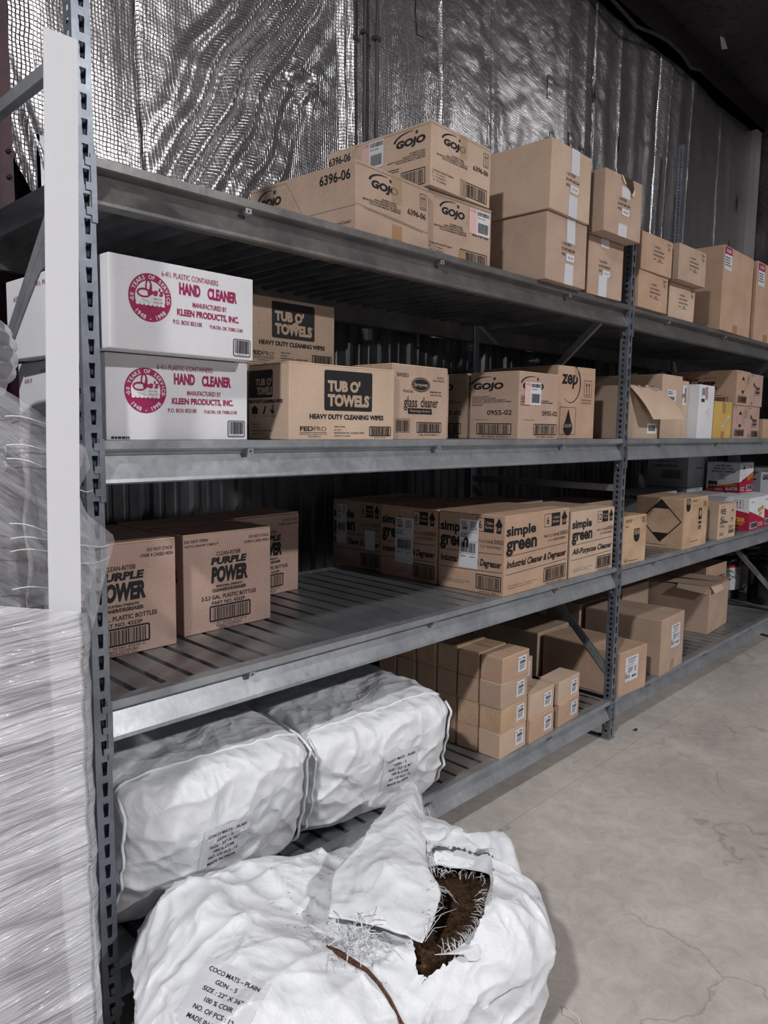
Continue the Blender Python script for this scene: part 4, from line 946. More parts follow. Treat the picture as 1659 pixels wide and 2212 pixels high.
carton('fender_brush_carton', 'lower left long handle fender brush carton, next to the rack upright', 2.545, -.015, T1, 0, .312, .4, .166, 'kraft3', fender, G3, None, 31)
carton('fender_brush_carton', 'upper left long handle fender brush carton, directly above another by the upright', 2.545, -.02, T1 + .168, -1, .318, .4, .168, 'kraft3', fender, G3, None, 32)
carton('fender_brush_carton', 'palest long handle fender brush carton, lower right under the tilted one', 2.93, .011, T1, -2, .293, .4, .17, 'kraft2', fender, G3, None, 33)
carton('fender_brush_carton', 'upper right long handle fender brush carton that juts out over the one beneath', 2.905, -.042, T1 + .172, -1.2, .318, .4, .172, 'kraft', fender, G3, None, 34)
G4 = 'tall plain cartons on the top shelf'
carton('tall_carton', 'tall plain carton with a crimson and white corner sticker, right of the fender brush cartons', 3.562, -.012, T1, 1, .498, .45, .458, 'kraft3', None, G4, None, 41, .005, tapes=[('F', .4, 0, .55, .1, 'btape')], stick=[('warning_label', None, lambda F, L, T: sticker_uline(F, .02, .72, .24, .985))])
carton('tall_carton', 'tall plain carton cut off by the right edge of the photo on the top shelf', 4.152, .004, T1, 0, .498, .45, .471, 'kraft3', None, G4, None, 42, .005, tapes=[('F', .35, 0, .5, .1, 'btape')], stick=[('warning_label', None, lambda F, L, T: sticker_uline(F, .04, .7, .26, .98))])

G5 = 'white hand cleaner cartons'
carton('hand_cleaner_carton', 'lower of the two white and crimson hand cleaner cartons', .03, .045, T2, -.9, .388, .547, .201, 'whiteboard', joes2, G5, None, 51, .003)
carton('hand_cleaner_carton', 'upper of the two white and crimson hand cleaner cartons, set slightly forward', .008, -.03, T2 + .203, 2, .39, .547, .203, 'whiteboard', joes, G5, None, 52, .003)
G6 = 'cleaning wipes cartons'
TBT = []
carton('wipes_carton', 'kraft carton with black wipes logo at the front edge of the second shelf', .537, .012, T2, -2.2, .404, .2, .211, 'kraft2', tubo, G6, 'x', 61)
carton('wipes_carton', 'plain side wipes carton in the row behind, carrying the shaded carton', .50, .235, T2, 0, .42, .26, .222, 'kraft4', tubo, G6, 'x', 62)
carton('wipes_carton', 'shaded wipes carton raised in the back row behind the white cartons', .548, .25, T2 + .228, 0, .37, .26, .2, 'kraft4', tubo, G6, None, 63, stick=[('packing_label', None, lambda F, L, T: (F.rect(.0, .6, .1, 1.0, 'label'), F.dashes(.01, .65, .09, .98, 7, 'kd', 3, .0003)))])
G7 = 'glass cleaner cartons'
carton('glass_cleaner_carton', 'glass cleaner carton with an oval logo facing front', .953, .016, T2, 1, .28, .19, .236, 'kraft', sprayway, G7, 'x', 71)
carton('glass_cleaner_carton', 'glass cleaner carton mostly hidden behind the one with the oval logo', 1.21, .22, T2, 1, .28, .19, .24, 'kraft', sprayway, G7, 'x', 72)
G8 = 'pumice hand cleaner cartons'
carton('pumice_cleaner_carton', 'pumice hand cleaner carton at the front with a white return label', 1.64, .005, T2, 0, .281, .232, .255, 'kraft', gojo09, G8, 'x', 81, stick=[('return_label', None, lambda F, L, T: sticker_ret(F, .13, .52, .53, .86))])
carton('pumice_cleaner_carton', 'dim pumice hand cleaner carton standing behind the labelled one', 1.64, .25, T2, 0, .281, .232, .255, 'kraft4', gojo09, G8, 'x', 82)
carton('liquid_carton', 'tall carton with a black liquid drop and two arrows on the second shelf', 2.073, .1, T2, -3.9, .288, .42, .311, 'kraft3', zep, None, 'x', 83, tapes=[('F', .42, .86, .52, 1, 'ctape')])
c = carton('opened_carton', 'opened carton behind the upright with one torn flap hanging down in front', 2.596, .068, T2, -7.4, .324, .4, .255, 'kraft4', None, None, None, 84, stick=[('barcode_label', None, lambda F, L, T: (F.rect(.69, .1, .95, .3, 'label'), F.barcode(.73, .15, .92, .26, 'kd', 0, 4, .0003)))])
mb = MB(); N = 8; vs = []; fs = []
P0 = [(.05, -.004, .256), (.335, -.02, .235)]; P1 = [(.16, -.075, .095), (.40, -.10, .10)]
for i in range(N + 1):
    for j in range(N + 1):
        a = Vector(P0[0]).lerp(Vector(P0[1]), i / N); b = Vector(P1[0]).lerp(Vector(P1[1]), i / N); p = a.lerp(b, j / N) + Vector((0, -.012 * sin(pi * j / N), .006 * sin(i * 1.9) if j == 0 else 0)); vs.append(p)
n0 = len(vs); vs += [v + Vector((.001, .003, .0005)) for v in vs]
for i in range(N):
    for j in range(N): a = i * (N + 1) + j; q = (a, a + N + 1, a + N + 2, a + 1); fs.append(q); fs.append(tuple(n0 + k for k in reversed(q)))
for i in range(N):
    for a, b in ((i * (N + 1), (i + 1) * (N + 1)), (i * (N + 1) + N, (i + 1) * (N + 1) + N), (i, i + 1), (N * (N + 1) + i, N * (N + 1) + i + 1)): fs.append((a, b, b + n0, a + n0))
mb.raw(vs, fs, 'kraft2', False); o = mb.build('hanging_flap', c); o['label'] = 'pale torn flap hanging over the front'
mb = MB()
for k in range(9):
    u = .03 + k * .035; mb.poly([(u, .0, .255), (u + .03, .0, .255), (u + .034, .03 + .02 * sin(k * 2), .262 + .006 * sin(k * 3)), (u + .004, .02 + .015 * cos(k * 3), .264)], 'edge')
mb.build('torn_edge', c)
carton('plain_carton', 'taller plain carton with a small white address label, right of the hanging flap', 3.061, .077, T2, 1.5, .27, .72, .332, 'kraft2', None, None, 'y', 85, stick=[('address_label', None, lambda F, L, T: (F.rect(.22, .6, .68, .78, 'label'), F.dashes(.26, .7, .6, .76, 2, 'kd', 3, .0003), F.barcode(.28, .62, .6, .67, 'kd', 0, 4, .0003)))])
carton('narrow_carton', 'narrow carton with a sideways barcode label, squeezed beside the white box', 3.345, .1, T2, 0, .11, .5, .318, 'kraft2', None, None, None, 86, stick=[('barcode_label', None, lambda F, L, T: (F.rect(.2, .58, .75, .92, 'label'), F.text('C8065', .34, .74, .22, .1, 'k', .02, 0, pi / 2, .0004), F.barcode(.5, .62, .68, .88, 'k', 0, 4, .0003)))])
carton('white_box', 'narrow bright white box with handwriting and postage stickers', 3.467, .044, T2, 2, .242, .3, .302, 'whiteboard', lambda F, L, T: (F.line(.5, .5, .62, .58, .002), F.line(.55, .55, .6, .38, .002), F.line(.62, .52, .66, .42, .002), F.dashes(.42, .46, .5, .5, 2, 'k', 3)), None, None, 87, .01, .006, stick=[('postage_label', None, lambda F, L, T: (F.rect(.14, .8, .34, .94, 'greyboard'), F.rect(.36, .72, .52, .97, 'pinklabel'), F.dashes(.37, .73, .51, .96, 8, 'crim', 5, .0003), F.dashes(.15, .81, .33, .93, 5, 'k', 5, .0003), F.rect(.12, .68, .3, .74, 'kd')))])
carton('yellow_box', 'small mustard yellow box with brown tape and a slanted white sticker', 3.72, .05, T2, 0, .287, .26, .215, 'yellow', None, None, 'y', 88, tapes=[('F', .43, .0, .6, .2, 'btape'), ('F', .45, .7, .62, 1, 'btape')], stick=[('slanted_label', None, lambda F, L, T: (F.fpoly([(.42, .36), (.8, .66), (.84, .6), (.46, .28)], 'label'), F.text('AURORA', .63, .475, .34, .05, 'k', 0, 0, .48, .0003)))])
G9 = 'aerosol cartons'
carton('aerosol_carton', 'lower left aerosol carton with a black tipped diamond', 4.022, .046, T2, -.5, .252, .34, .203, 'pinkkraft', deep_f1, G9, None, 91)
carton('aerosol_carton', 'lower right aerosol carton with a barcode beneath the words', 4.284, .048, T2, 0, .232, .34, .203, 'pinkkraft', deep_f3, G9, None, 92)
carton('aerosol_carton', 'upper left aerosol carton whose long lettered side shows', 4.03, .039, T2 + .205, 1, .245, .4, .212, 'kraft3', deep_f1, G9, None, 93)
carton('aerosol_carton', 'upper right aerosol carton, topmost at the right end', 4.285, .045, T2 + .205, 0, .24, .4, .205, 'pinkkraft', deep_f2, G9, None, 94)
carton('short_carton', 'low worn kraft carton at the right edge of the second shelf', 4.565, .04, T2, 0, .33, .25, .125, 'kraft3', None, None, 'x', 95, .004)
carton('grey_carton', 'grey white carton at the right edge behind the low worn one', 4.66, .33, T2, 0, .34, .3, .2, 'greyboard', lambda F, L, T: (F.frame(.05, .5, .5, .85, .004), F.text('OIL', .27, .67, .3, .2, 'k', .03)), None, 'x', 96)
carton('dark_carton', 'shaded carton low behind the black lettered aerosol stack', 3.75, .5, T2, 0, .34, .3, .39, 'kraft4', None, None, 'x', 97)

G10 = 'purple degreaser cartons'
carton('degreaser_carton', 'degreaser carton half hidden behind the near upright and film', .018, .314, T3, 0, .338, .19, .314, 'pinkkraft', purple, G10, 'x', 101)
carton('degreaser_carton', 'degreaser carton with its whole printed front in view at the middle of the group', .407, .358, T3, 1, .331, .19, .309, 'pinkkraft', purple, G10, 'x', 102)
carton('degreaser_carton', 'degreaser carton with a buckled right edge, rightmost and furthest back', .769, .625, T3, 5, .326, .2, .307, 'pinkkraft', purple, G10, 'x', 103, .006, .006)
carton('degreaser_carton', 'shadowed degreaser carton in the second row behind the film', .03, .53, T3, 0, .335, .19, .31, 'pinkkraft', purple, G10, 'x', 104)
carton('degreaser_carton', 'shadowed degreaser carton directly behind the fully printed one', .40, .575, T3, 0, .335, .19, .31, 'pinkkraft', purple, G10, 'x', 105)
G11 = 'industrial degreaser cartons'
SL = [('shipping_label', None, lambda F, L, T: sticker_ship(L, .33, .3, .62, .93))]
carton('industrial_carton', 'degreaser carton at the shelf edge showing two printed faces and a long white label', 1.574, .004, T3, 1.6, .494, .318, .309, 'kraft3', sg, G11, 'x', 111, .003, stick=SL)
carton('industrial_carton', 'second degreaser carton back from the shelf edge, white label overlapping its logo', 1.566, .332, T3, .8, .494, .318, .305, 'kraft3', sg, G11, 'x', 112, .003, stick=[('shipping_label', None, lambda F, L, T: sticker_ship(L, .27, .22, .6, .86))])
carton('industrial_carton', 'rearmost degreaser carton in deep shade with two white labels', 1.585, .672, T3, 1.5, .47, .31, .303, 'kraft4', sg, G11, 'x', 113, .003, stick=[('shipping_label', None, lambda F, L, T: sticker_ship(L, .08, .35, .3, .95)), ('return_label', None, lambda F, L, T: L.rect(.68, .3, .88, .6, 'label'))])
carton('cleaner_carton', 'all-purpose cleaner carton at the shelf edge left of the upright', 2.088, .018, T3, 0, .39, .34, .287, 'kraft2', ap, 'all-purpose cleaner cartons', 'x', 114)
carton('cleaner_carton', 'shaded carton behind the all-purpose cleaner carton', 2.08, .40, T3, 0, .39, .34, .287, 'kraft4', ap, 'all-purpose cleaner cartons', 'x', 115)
G12 = 'shield logo cartons'
carton('lubricant_carton', 'smaller carton with a round bottomed shield logo right of the upright', 2.552, .008, T3, -2.5, .232, .24, .231, 'mottled', wd1, G12, 'x', 121)
carton('lubricant_carton', 'carton just peeking over the back of the smaller shield logo carton', 2.56, .27, T3, 0, .23, .24, .25, 'mottled', wd1, G12, 'x', 122)
carton('lubricant_carton', 'large carton with a big black tipped diamond on its side', 3.246, .0, T3, 1, .35, .27, .277, 'mottled', wd2, G12, 'x', 123)
carton('oil_carton', 'small black lettered carton between the big diamond carton and the red and white ones', 3.788, .012, T3, -2, .264, .2, .209, 'kraft2', freeall, None, 'x', 124)
G13 = 'red and white penetrant cartons'
carton('penetrant_carton', 'red and white penetrant carton at the shelf edge with two arrows on its side', 4.381, .029, T3, 1.5, .34, .28, .21, 'whiteboard', blaster, G13, 'x', 131)
carton('penetrant_carton', 'red and white penetrant carton cut by the right edge of the photo, lower row', 4.735, .05, T3, 0, .28, .26, .21, 'whiteboard', blaster, G13, 'x', 132)
carton('penetrant_carton', 'raised red and white penetrant carton reading save box for product display', 4.781, .235, T3 + .2135, -2.5, .244, .235, .212, 'whiteboard', blaster_side, G13, 'x', 133)
for k, (x_, y_, lb) in enumerate(((4.37, .335, 'white topped penetrant carton in the middle row beneath the grey oil carton'), (4.73, .335, 'white topped penetrant carton under the raised red one'), (4.37, .63, 'white topped penetrant carton at the back under the grey oil carton'), (4.0, .5, 'dim white topped carton behind the large diamond carton'))):
    carton('penetrant_carton', lb, x_, y_, T3, 0, .345, .285 if k < 3 else .29, .21 if k < 3 else .235, 'greyboard', (blaster if k < 3 else (lambda F, L, T: (L.text('16-PB-DS', .5, .85, .6, .1, 'k', .03), F.text('16-PB-DS', .5, .85, .6, .1, 'k', .03)))), G13, 'x', 134 + k)
carton('dark_carton', 'dark carton in the shade at the back left of the large diamond carton', 3.05, .52, T3, 0, .4, .3, .22, 'kraft4', lambda F, L, T: F.fpoly([(.3, .2), (.7, .2), (.5, .6)]), None, 'x', 139)
carton('oil_box', 'grey lubricating oil carton standing on the white topped row', 4.52, .50, T3 + .2135, 0, .34, .3, .32, 'greyboard', prime, None, 'x', 140)
carton('oil_carton', 'grey carton with dark oil lettering at the right edge of the third shelf', 5.45, .30, T3, 0, .42, .33, .37, 'greyboard', lambda F, L, T: (L.text('AS OIL', .5, .8, .8, .12, 'k', .05, .2), F.text('GAS OIL', .4, .8, .6, .12, 'k', .05, .2)), None, 'x', 141)

# small cartons in columns on the lowest shelf
names = ('bottom', 'second', 'third', 'top')
def small(x, y, z, th, lb, mat, seed, w=.198, d=.1, h=.1005):
    c = carton('small_carton', lb, x, y, z, th, w, d, h, mat, lambda F, L, T: (T.dashes(.3, .35, .72, .65, 1, 'k', 9), T.line(.7, .3, .78, .7, .0015)), 'small kraft cartons on the lowest shelf', 'y', seed, .001, .002,
           stick=[('barcode_label', None, lambda F, L, T: sticker_small(F, .56, .22, .88, .86))], n=3)
    return c
rr = random.Random(5); mats = ['kraft2', 'kraft3', 'kraft', 'mottled']
cols = [('column at the shelf edge', 1.576, -.002, 4, 2.5), ('second column back from the edge', 1.573, .108, 4, 3), ('third column back from the edge', 1.57, .22, 4, 1), ('fourth column back from the edge', 1.566, .33, 4, 0), ('fifth column back from the edge', 1.56, .44, 4, -1), ('sixth and last column in the shade', 1.56, .55, 4, 0)]
sd = 200
for (nm, x_, y_, n, th) in cols:
    for k in range(n):
        sd += 1; small(x_ + rr.uniform(-.003, .003), y_ + rr.uniform(-.001, .001), T4 + k * .102, th + rr.uniform(-.6, .6), f'{names[k]} small carton of four in the {nm}', mats[(k * 3 + 0) % 4] if nm.startswith('column') else mats[(k + sd) % 4], sd)
for k, (x_, y_, z_, th, nm) in enumerate(((1.785, -.002, 0, 2, 'bottom small carton of the two high stack just right of the tall edge column'), (1.788, .006, 1, 1.5, 'top small carton of the two high stack just right of the tall edge column'), (1.785, .113, 0, 1, 'bottom small carton of the three high stack behind the two high stack'), (1.785, .113, 1, 1, 'middle small carton of the three high stack behind the two high stack'), (1.785, .113, 2, 2, 'top small carton of the three high stack behind the two high stack'),
        (1.785, .225, 0, 1, 'bottom small carton of the hindmost three high stack'), (1.785, .225, 1, 1, 'middle small carton of the hindmost three high stack'), (1.785, .225, 2, 2, 'top small carton of the hindmost three high stack'),
        (2.021, .004, 0, 4, 'bottom small carton of the rightmost two high stack near the upright'), (2.012, .004, 1, 3, 'top small carton of the rightmost two high stack near the upright'))):
    sd += 1; small(x_, y_, T4 + z_ * .102, th, nm, mats[(k * 3 + 1) % 4], sd)
G14 = 'large cartons on the lowest shelf'
LB = [('shipping_label', None, lambda F, L, T: sticker_big(F, .2, .3, .66, .86))]
LB2 = [('shipping_label', None, lambda F, L, T: sticker_big(F, .4, .42, .8, .84))]
carton('large_carton', 'low carton right of the upright at floor shelf level with a big white label', 2.553, -.008, T4, -3, .27, .443, .22, 'kraft3', None, G14, 'y', 251, .004, stick=LB)
carton('large_carton', 'shaded low carton behind the one with the big label, seen left of the upright', 2.55, .452, T4, 1, .33, .42, .225, 'kraft4', None, G14, 'y', 252)
carton('large_carton', 'tall carton with a slim white label and a taped front on the lowest shelf', 3.009, -.013, T4, 2.3, .328, .435, .301, 'kraft', None, G14, 'y', 253, .005, tapes=[('F', .44, 0, .6, .2, 'btape')], stick=LB2)
carton('large_carton', 'shaded tall carton behind the one with the slim white label', 2.97, .45, T4, 1, .33, .42, .31, 'kraft4', None, G14, 'y', 254, stick=[('paper_label', None, lambda F, L, T: L.rect(.1, .72, .5, .95, 'label'))])
c = carton('large_carton', 'battered carton with lifted lid flaps further along the lowest shelf', 4.038, .125, T4, 3.7, .411, .406, .30, 'kraft', None, G14, None, 255, .006, .006)
for k, (a, b) in enumerate((((.0, -.004), (.19, .41)), ((.215, -.006), (.415, .41)))):
    mb = MB(); vs = []; fs = []
    for i in range(5):
        for j in range(5): vs.append((a[0] + (b[0] - a[0]) * i / 4, a[1] + (b[1] - a[1]) * j / 4, .308 + .006 * (1 - j / 4) + .003 * sin(i * 2 + j)))
    n0 = len(vs); vs += [(p[0], p[1], p[2] - .004) for p in vs]
    for i in range(4):
        for j in range(4): q = (i * 5 + j, i * 5 + j + 5, i * 5 + j + 6, i * 5 + j + 1); fs.append(q); fs.append(tuple(n0 + z for z in reversed(q)))
    for i in range(4):
        for u, v in ((i * 5, i * 5 + 5), (i * 5 + 4, i * 5 + 9), (i, i + 1), (20 + i, 21 + i)): fs.append((u, v, v + n0, u + n0))
    mb.raw(vs, fs, 'kraft'); mb.build('top_flap', c)
mb = MB(); mb.raw([(.0, -.004, .312), (.2, -.012, .305), (.2, -.03, .275), (.02, -.028, .27), (-.004, .0, .312), (-.03, .2, .285), (-.025, .01, .265), (-.004, .2, .31)], [(0, 1, 2, 3), (4, 6, 5, 7)], 'kraft2'); mb.build('folded_flap', c)
carton('lettered_carton', 'carton with plastic bottles lettering behind the battered one', 4.60, .36, T4, 0, .4, .34, .33, 'kraft3', lambda F, L, T: F.text('PLASTIC BOTTLES', .5, .68, .8, .14, 'k', .02), G14, 'y', 256)
carton('dark_carton', 'dark carton deep in the shade behind the tall labelled one', 3.6, .5, T4, 0, .38, .36, .3, 'kraft4', None, None, 'y', 257)
# ------------------------------------------------------------------ soft goods
from mathutils.bvhtree import BVHTree
def spow(v, p): return math.copysign(abs(v) ** p, v)
def soft_box(w, d, h, n=36, p=6.0, fn=None, key='woven'):
    """rounded cushion box centred on x,y, base z=0. returns verts, quads"""
    idx = {}; vs = []; fs = []
    def add(a, b, c):
        k = (round(a, 5), round(b, 5), round(c, 5))
        if k not in idx:
            L = (abs(a) ** p + abs(b) ** p + abs(c) ** p) ** (1 / p)
            x, y, z = a / L, b / L, c / L
            idx[k] = len(vs); q = Vector((x * w / 2, y * d / 2, (z + 1) * h / 2))
            vs.append(fn(q, x, y, z) if fn else q)
        return idx[k]
    for ax in range(3):
        for s in (-1, 1):
            for i in range(n):
                for j in range(n):
                    qd = []
                    for (u, v) in ((i, j), (i + 1, j), (i + 1, j + 1), (i, j + 1)):
                        t = [0, 0, 0]; t[ax] = s; t[(ax + 1) % 3] = -1 + 2 * u / n; t[(ax + 2) % 3] = -1 + 2 * v / n; qd.append(add(*t))
                    fs.append(tuple(qd) if s > 0 else tuple(reversed(qd)))
    return vs, fs
def ridged(p, s, seed=0.0):
    v = 1 - abs(noise.noise(Vector((p.x * s + seed, p.y * s - seed, p.z * s + seed * .5)))) * 2
    return max(0, v) ** 3
def wrinkle(seed, amp, bulge):
    def f(q, x, y, z):
        nrm = Vector((x ** 3, y ** 3, z ** 3)).normalized()
        o = wr(q.x + seed, q.y, q.z, 3.5, amp * 2.2) + amp * ridged(Vector((q.x * 1.0, q.y * .6, q.z * 1.6)), 6, seed) + amp * .6 * ridged(Vector((q.x + q.z * .8, q.y, q.z * .3)), 11, seed + 3) + wr(q.x, q.y + seed, q.z, 26, amp * .4)
        e = max(abs(x), abs(z)) if abs(y) > .9 else 1
        o += bulge * (1 - x * x) * (1 - z * z) * (1 if abs(y) > .7 else 0)
        if z < -.9: o *= .15
        return q + nrm * o
    return f
def project(mb, tree, M_, off):
    """drop the (u, v) lettering plane of mb on to a soft surface: every point is moved along the plane normal"""
    o = M_ @ Vector((0, 0, 0)); nrm = (M_.to_3x3() @ Vector((0, 0, 1))).normalized()
    out = []
    for p in mb.v:
        q = M_ @ Vector((p[0], p[2], 0)); lift = -p[1]
        hit = tree.ray_cast(q + nrm * .25, -nrm, .6)
        out.append(tuple((hit[0] if hit[0] else q) + nrm * (off + lift)))
    mb.v = out
def sack_label(root, tree, M_, name='paper_label'):
    w, h = .145, .13
    mb = MB(); f = Face(mb, w, .1, h, 'F', .0)
    for i in range(12):
        for j in range(12): f.pm([(w * i / 12, h * j / 12), (w * (i + 1) / 12, h * j / 12), (w * (i + 1) / 12, h * (j + 1) / 12), (w * i / 12, h * (j + 1) / 12)], 'label')
    rows = (('COCO MATS – PLAIN', .5, .84, .8), ('GDN – 5', .46, .70, .34), ('SIZE : 22" X 36"', .48, .56, .62), ('100 % COIR', .5, .42, .44), ('NO. OF PCS : 12', .5, .28, .62), ('MADE IN INDIA', .48, .14, .6))
    for (s, cx, cy, ww) in rows: f.text(s, cx, cy, ww, .07, 'k', .012, 0, 0, .0012)
    project(mb, tree, M_, .0012)
    return mb.build(name, root)
def sack(name, label, loc, rz, w, d, h, seed, amp=.007, bulge=.03, lab=None, group='white woven sacks of mats', tilt=None, p=9):
    root = empty(name, loc, radians(rz), label, 'sack', group)
    g = wrinkle(seed, amp, bulge)
    def fn(q, x, y, z):
        r = g(q, x, y, z)
        if tilt: r = tilt(r)
        return r
    vs, fs = soft_box(w, d, h, 90, p, fn)
    mb = MB(); mb.raw(vs, fs, 'woven', True); mb.build('sack_cover', root)
    tree = BVHTree.FromPolygons([tuple(v) for v in vs], fs)
    # stitched side seam along the front edges
    for s in (-1, 1):
        pts = []
        for k in range(25):
            z = .05 * h + .88 * h * k / 24; px = s * (w / 2 - .005)
            hit = tree.ray_cast(Vector((px - s * .02, -d, z)), Vector((0, 1, 0)))
            if hit[0]: pts.append(hit[0] + Vector((s * .012 + .002 * sin(k), -.003 + .002 * sin(k * 1.7), 0)))
        if len(pts) > 3: sm = MB(); sm.tube(pts, .0045, 'fray', 6); sm.build('side_seam', root)
    pts = []
    for k in range(41):
        x = -w * .47 + w * .94 * k / 40; hit = tree.ray_cast(Vector((x, -d * .497 + .03, h * 2)), Vector((0, 0, -1)))
        if hit[0]: pts.append(hit[0] + Vector((0, -.004, .001 + .002 * sin(k * 1.3))))
    sm = MB(); sm.tube(pts, .004, 'fray', 6); sm.build('top_seam', root)
    if lab:
        Mx = Matrix.Translation(Vector(lab[0])) @ Matrix.Rotation(pi / 2, 4, 'X') @ Matrix.Rotation(radians(lab[1]), 4, 'Z')
        sack_label(root, tree, Mx)
    return root, tree
def t1(r): r.y += -.05 + .10 * (1 - r.z / .42) ** 2; r.z -= .03 * (r.x + .3) * (r.z / .4); return r
def t2(r): r.y += -.04 + .07 * (1 - r.z / .36) ** 2; return r
s1, tr1 = sack('coir_mat_sack', 'left white woven sack on the lowest shelf, its paper label just right of centre', (.325, .465, T4), -1.5, .60, .88, .425, 1.3, .0075, .018, ((-.09, -.43, .125), 0), tilt=t1)
s2, tr2 = sack('coir_mat_sack', 'right white woven sack on the lowest shelf beside the small cartons', (.985, .44, T4), -8, .58, .86, .375, 7.7, .0085, .016, ((-.03, -.42, .115), 2), tilt=t2)

# torn open sack on the floor
B0 = Vector((.385, -.385, 0)); BA = radians(-20); BW, BD, BH = .95, .57, .385
ca, sa = cos(BA), sin(BA)
def toworld(q): return Vector((B0.x + q.x * ca - q.y * sa, B0.y + q.x * sa + q.y * ca, q.z))
def tolocal(x, y): dx, dy = x - B0.x, y - B0.y; return (dx * ca + dy * sa, -dx * sa + dy * ca)
hole_w = [(.62, -.40), (.72, -.46), (.755, -.555), (.66, -.625), (.58, -.675), (.47, -.695), (.37, -.64), (.44, -.55), (.53, -.50), (.56, -.43)]
hole = [tolocal(*p) for p in hole_w]
def inpoly(x, y, P):
    c = False; j = len(P) - 1
    for i in range(len(P)):
        if (P[i][1] > y) != (P[j][1] > y) and x < (P[j][0] - P[i][0]) * (y - P[i][1]) / (P[j][1] - P[i][1]) + P[i][0]: c = not c
        j = i
    return c
g3 = wrinkle(21.4, .011, .02)
def f3(q, x, y, z):
    r = g3(q, x, y, z)
    t = q.z / BH
    r.z *= 1 - .10 * max(0, -x) ** 2 - .10 * bump1(q.x, -.05, .12) * t
    r.z += t * (.03 * bump1(q.x, -.33, .12) - .03 * bump1(q.x, .08, .1) + .03 * bump1(q.x, .36, .12) * (1 if q.y < 0 else .4)) + .014 * t * sin(q.x * 17 + q.y * 11)
    if z > .2:   # deep folds across the top
        fo_ = q.x * .9 + q.y * .5
        r.z += .014 * (ridged(Vector((fo_, q.y * .25, 0)), 9, 5) - .3) + .010 * (ridged(Vector((q.x * .4 - q.y * .9, q.x * .3, 0)), 8, 9) - .3)
    return r
vs, fs = soft_box(BW, BD, BH, 96, 4.4, f3)
fs2 = []
for f in fs:
    c = sum((vs[i] for i in f), Vector()) / 4
    if c.z > BH * .6 and inpoly(c.x + wr(c.x, c.y, 0, 60, .02), c.y + wr(c.y, c.x, 2, 60, .02), hole): continue
    fs2.append(f)
tree3 = BVHTree.FromPolygons([tuple(v) for v in vs], fs)
kept = set(i for f in fs2 for i in f); alls = set(map(tuple, fs)) - set(map(tuple, fs2)); gone = set(i for f in alls for i in f)
for i in kept & gone:
    v = vs[i]; best = None
    for k in range(len(hole)):
        a = Vector(hole[k]); b_ = Vector(hole[(k + 1) % len(hole)]); e = b_ - a; t = max(0, min(1, (Vector((v.x, v.y)) - a).dot(e) / e.length_squared)); q = a + e * t; dd = (q - Vector((v.x, v.y))).length
        if best is None or dd < best[0]: best = (dd, q)
    if best[0] < .03: vs[i] = Vector((best[1].x + wr(v.x, v.y, 0, 90, .006), best[1].y + wr(v.y, v.x, 3, 90, .006), v.z + .003 * sin(i * 2.3)))
s3 = empty('torn_coir_mat_sack', tuple(B0), BA, 'torn open white woven sack on the floor with brown mats showing through the rip', 'sack')
mb = MB(); mb.raw(vs, fs2, 'woven', True); o = mb.build('sack_cover', s3)
Mx = Matrix.Translation(Vector((-.43, -.13, .30))) @ Matrix.Rotation(radians(-10), 4, 'Z') @ Matrix.Rotation(radians(40), 4, 'X') @ Matrix.Rotation(radians(-38), 4, 'Z')
sack_label(s3, tree3, Mx)
def L3(x, y, z): a, b = tolocal(x, y); return Vector((a, b, z))
# raised torn rim at the right of the rip: inner edge, ridge, outer skirt
rim_i = [(.645, -.415, .34), (.675, -.44, .34), (.70, -.475, .335), (.735, -.545, .345), (.675, -.60, .345), (.61, -.635, .345), (.54, -.665, .345), (.47, -.675, .345), (.41, -.655, .35)]
rim_r = [(.71, -.33, .39), (.76, -.375, .385), (.795, -.43, .375), (.84, -.53, .40), (.80, -.61, .365), (.73, -.665, .345), (.64, -.70, .345), (.55, -.71, .345), (.44, -.69, .35)]
rim_o = [(.76, -.25, .15), (.83, -.31, .08), (.885, -.40, .04), (.905, -.50, .03), (.88, -.60, .04), (.81, -.68, .10), (.70, -.72, .22), (.59, -.73, .28), (.46, -.71, .33)]
def sheet(name, rows, nu, nv, amp, key, parent, seed=0, thick=.0012):
    def cat(P, t):
        n = len(P) - 1; i = min(n - 1, int(t * n)); u = t * n - i
        g = lambda k: Vector(P[max(0, min(n, k))])
        a, b, c, d = g(i - 1), g(i), g(i + 1), g(i + 2)
        return .5 * ((2 * b) + (c - a) * u + (2 * a - 5 * b + 4 * c - d) * u * u + (3 * b - a - 3 * c + d) * u ** 3)
    vs = []; fs = []
    for i in range(nu + 1):
        R = [cat(r, i / nu) for r in rows]
        for j in range(nv + 1):
            p = cat(R, j / nv); s = sin(pi * min(1, max(0, (j / nv)))) 
            p = p + Vector((wr(p.x, p.y, p.z + seed, 9, amp), wr(p.x + 5, p.y, p.z + seed, 9, amp), wr(p.x, p.y + 7, p.z, 8, amp) + amp * .8 * ridged(p, 14, seed)))
            vs.append(p)
    for i in range(nu):
        for j in range(nv): a = i * (nv + 1) + j; fs.append((a, a + nv + 1, a + nv + 2, a + 1))
    mb = MB(); mb.raw(vs, fs, key, True); o = mb.build(name, parent)
    if thick: md = o.modifiers.new('s', 'SOLIDIFY'); md.thickness = thick
    return o, vs
tl = lambda P: [L3(*p) for p in P]
sheet('torn_flap', [tl(rim_i), tl(rim_r), tl(rim_o)], 70, 26, .012, 'woven', s3, 2)
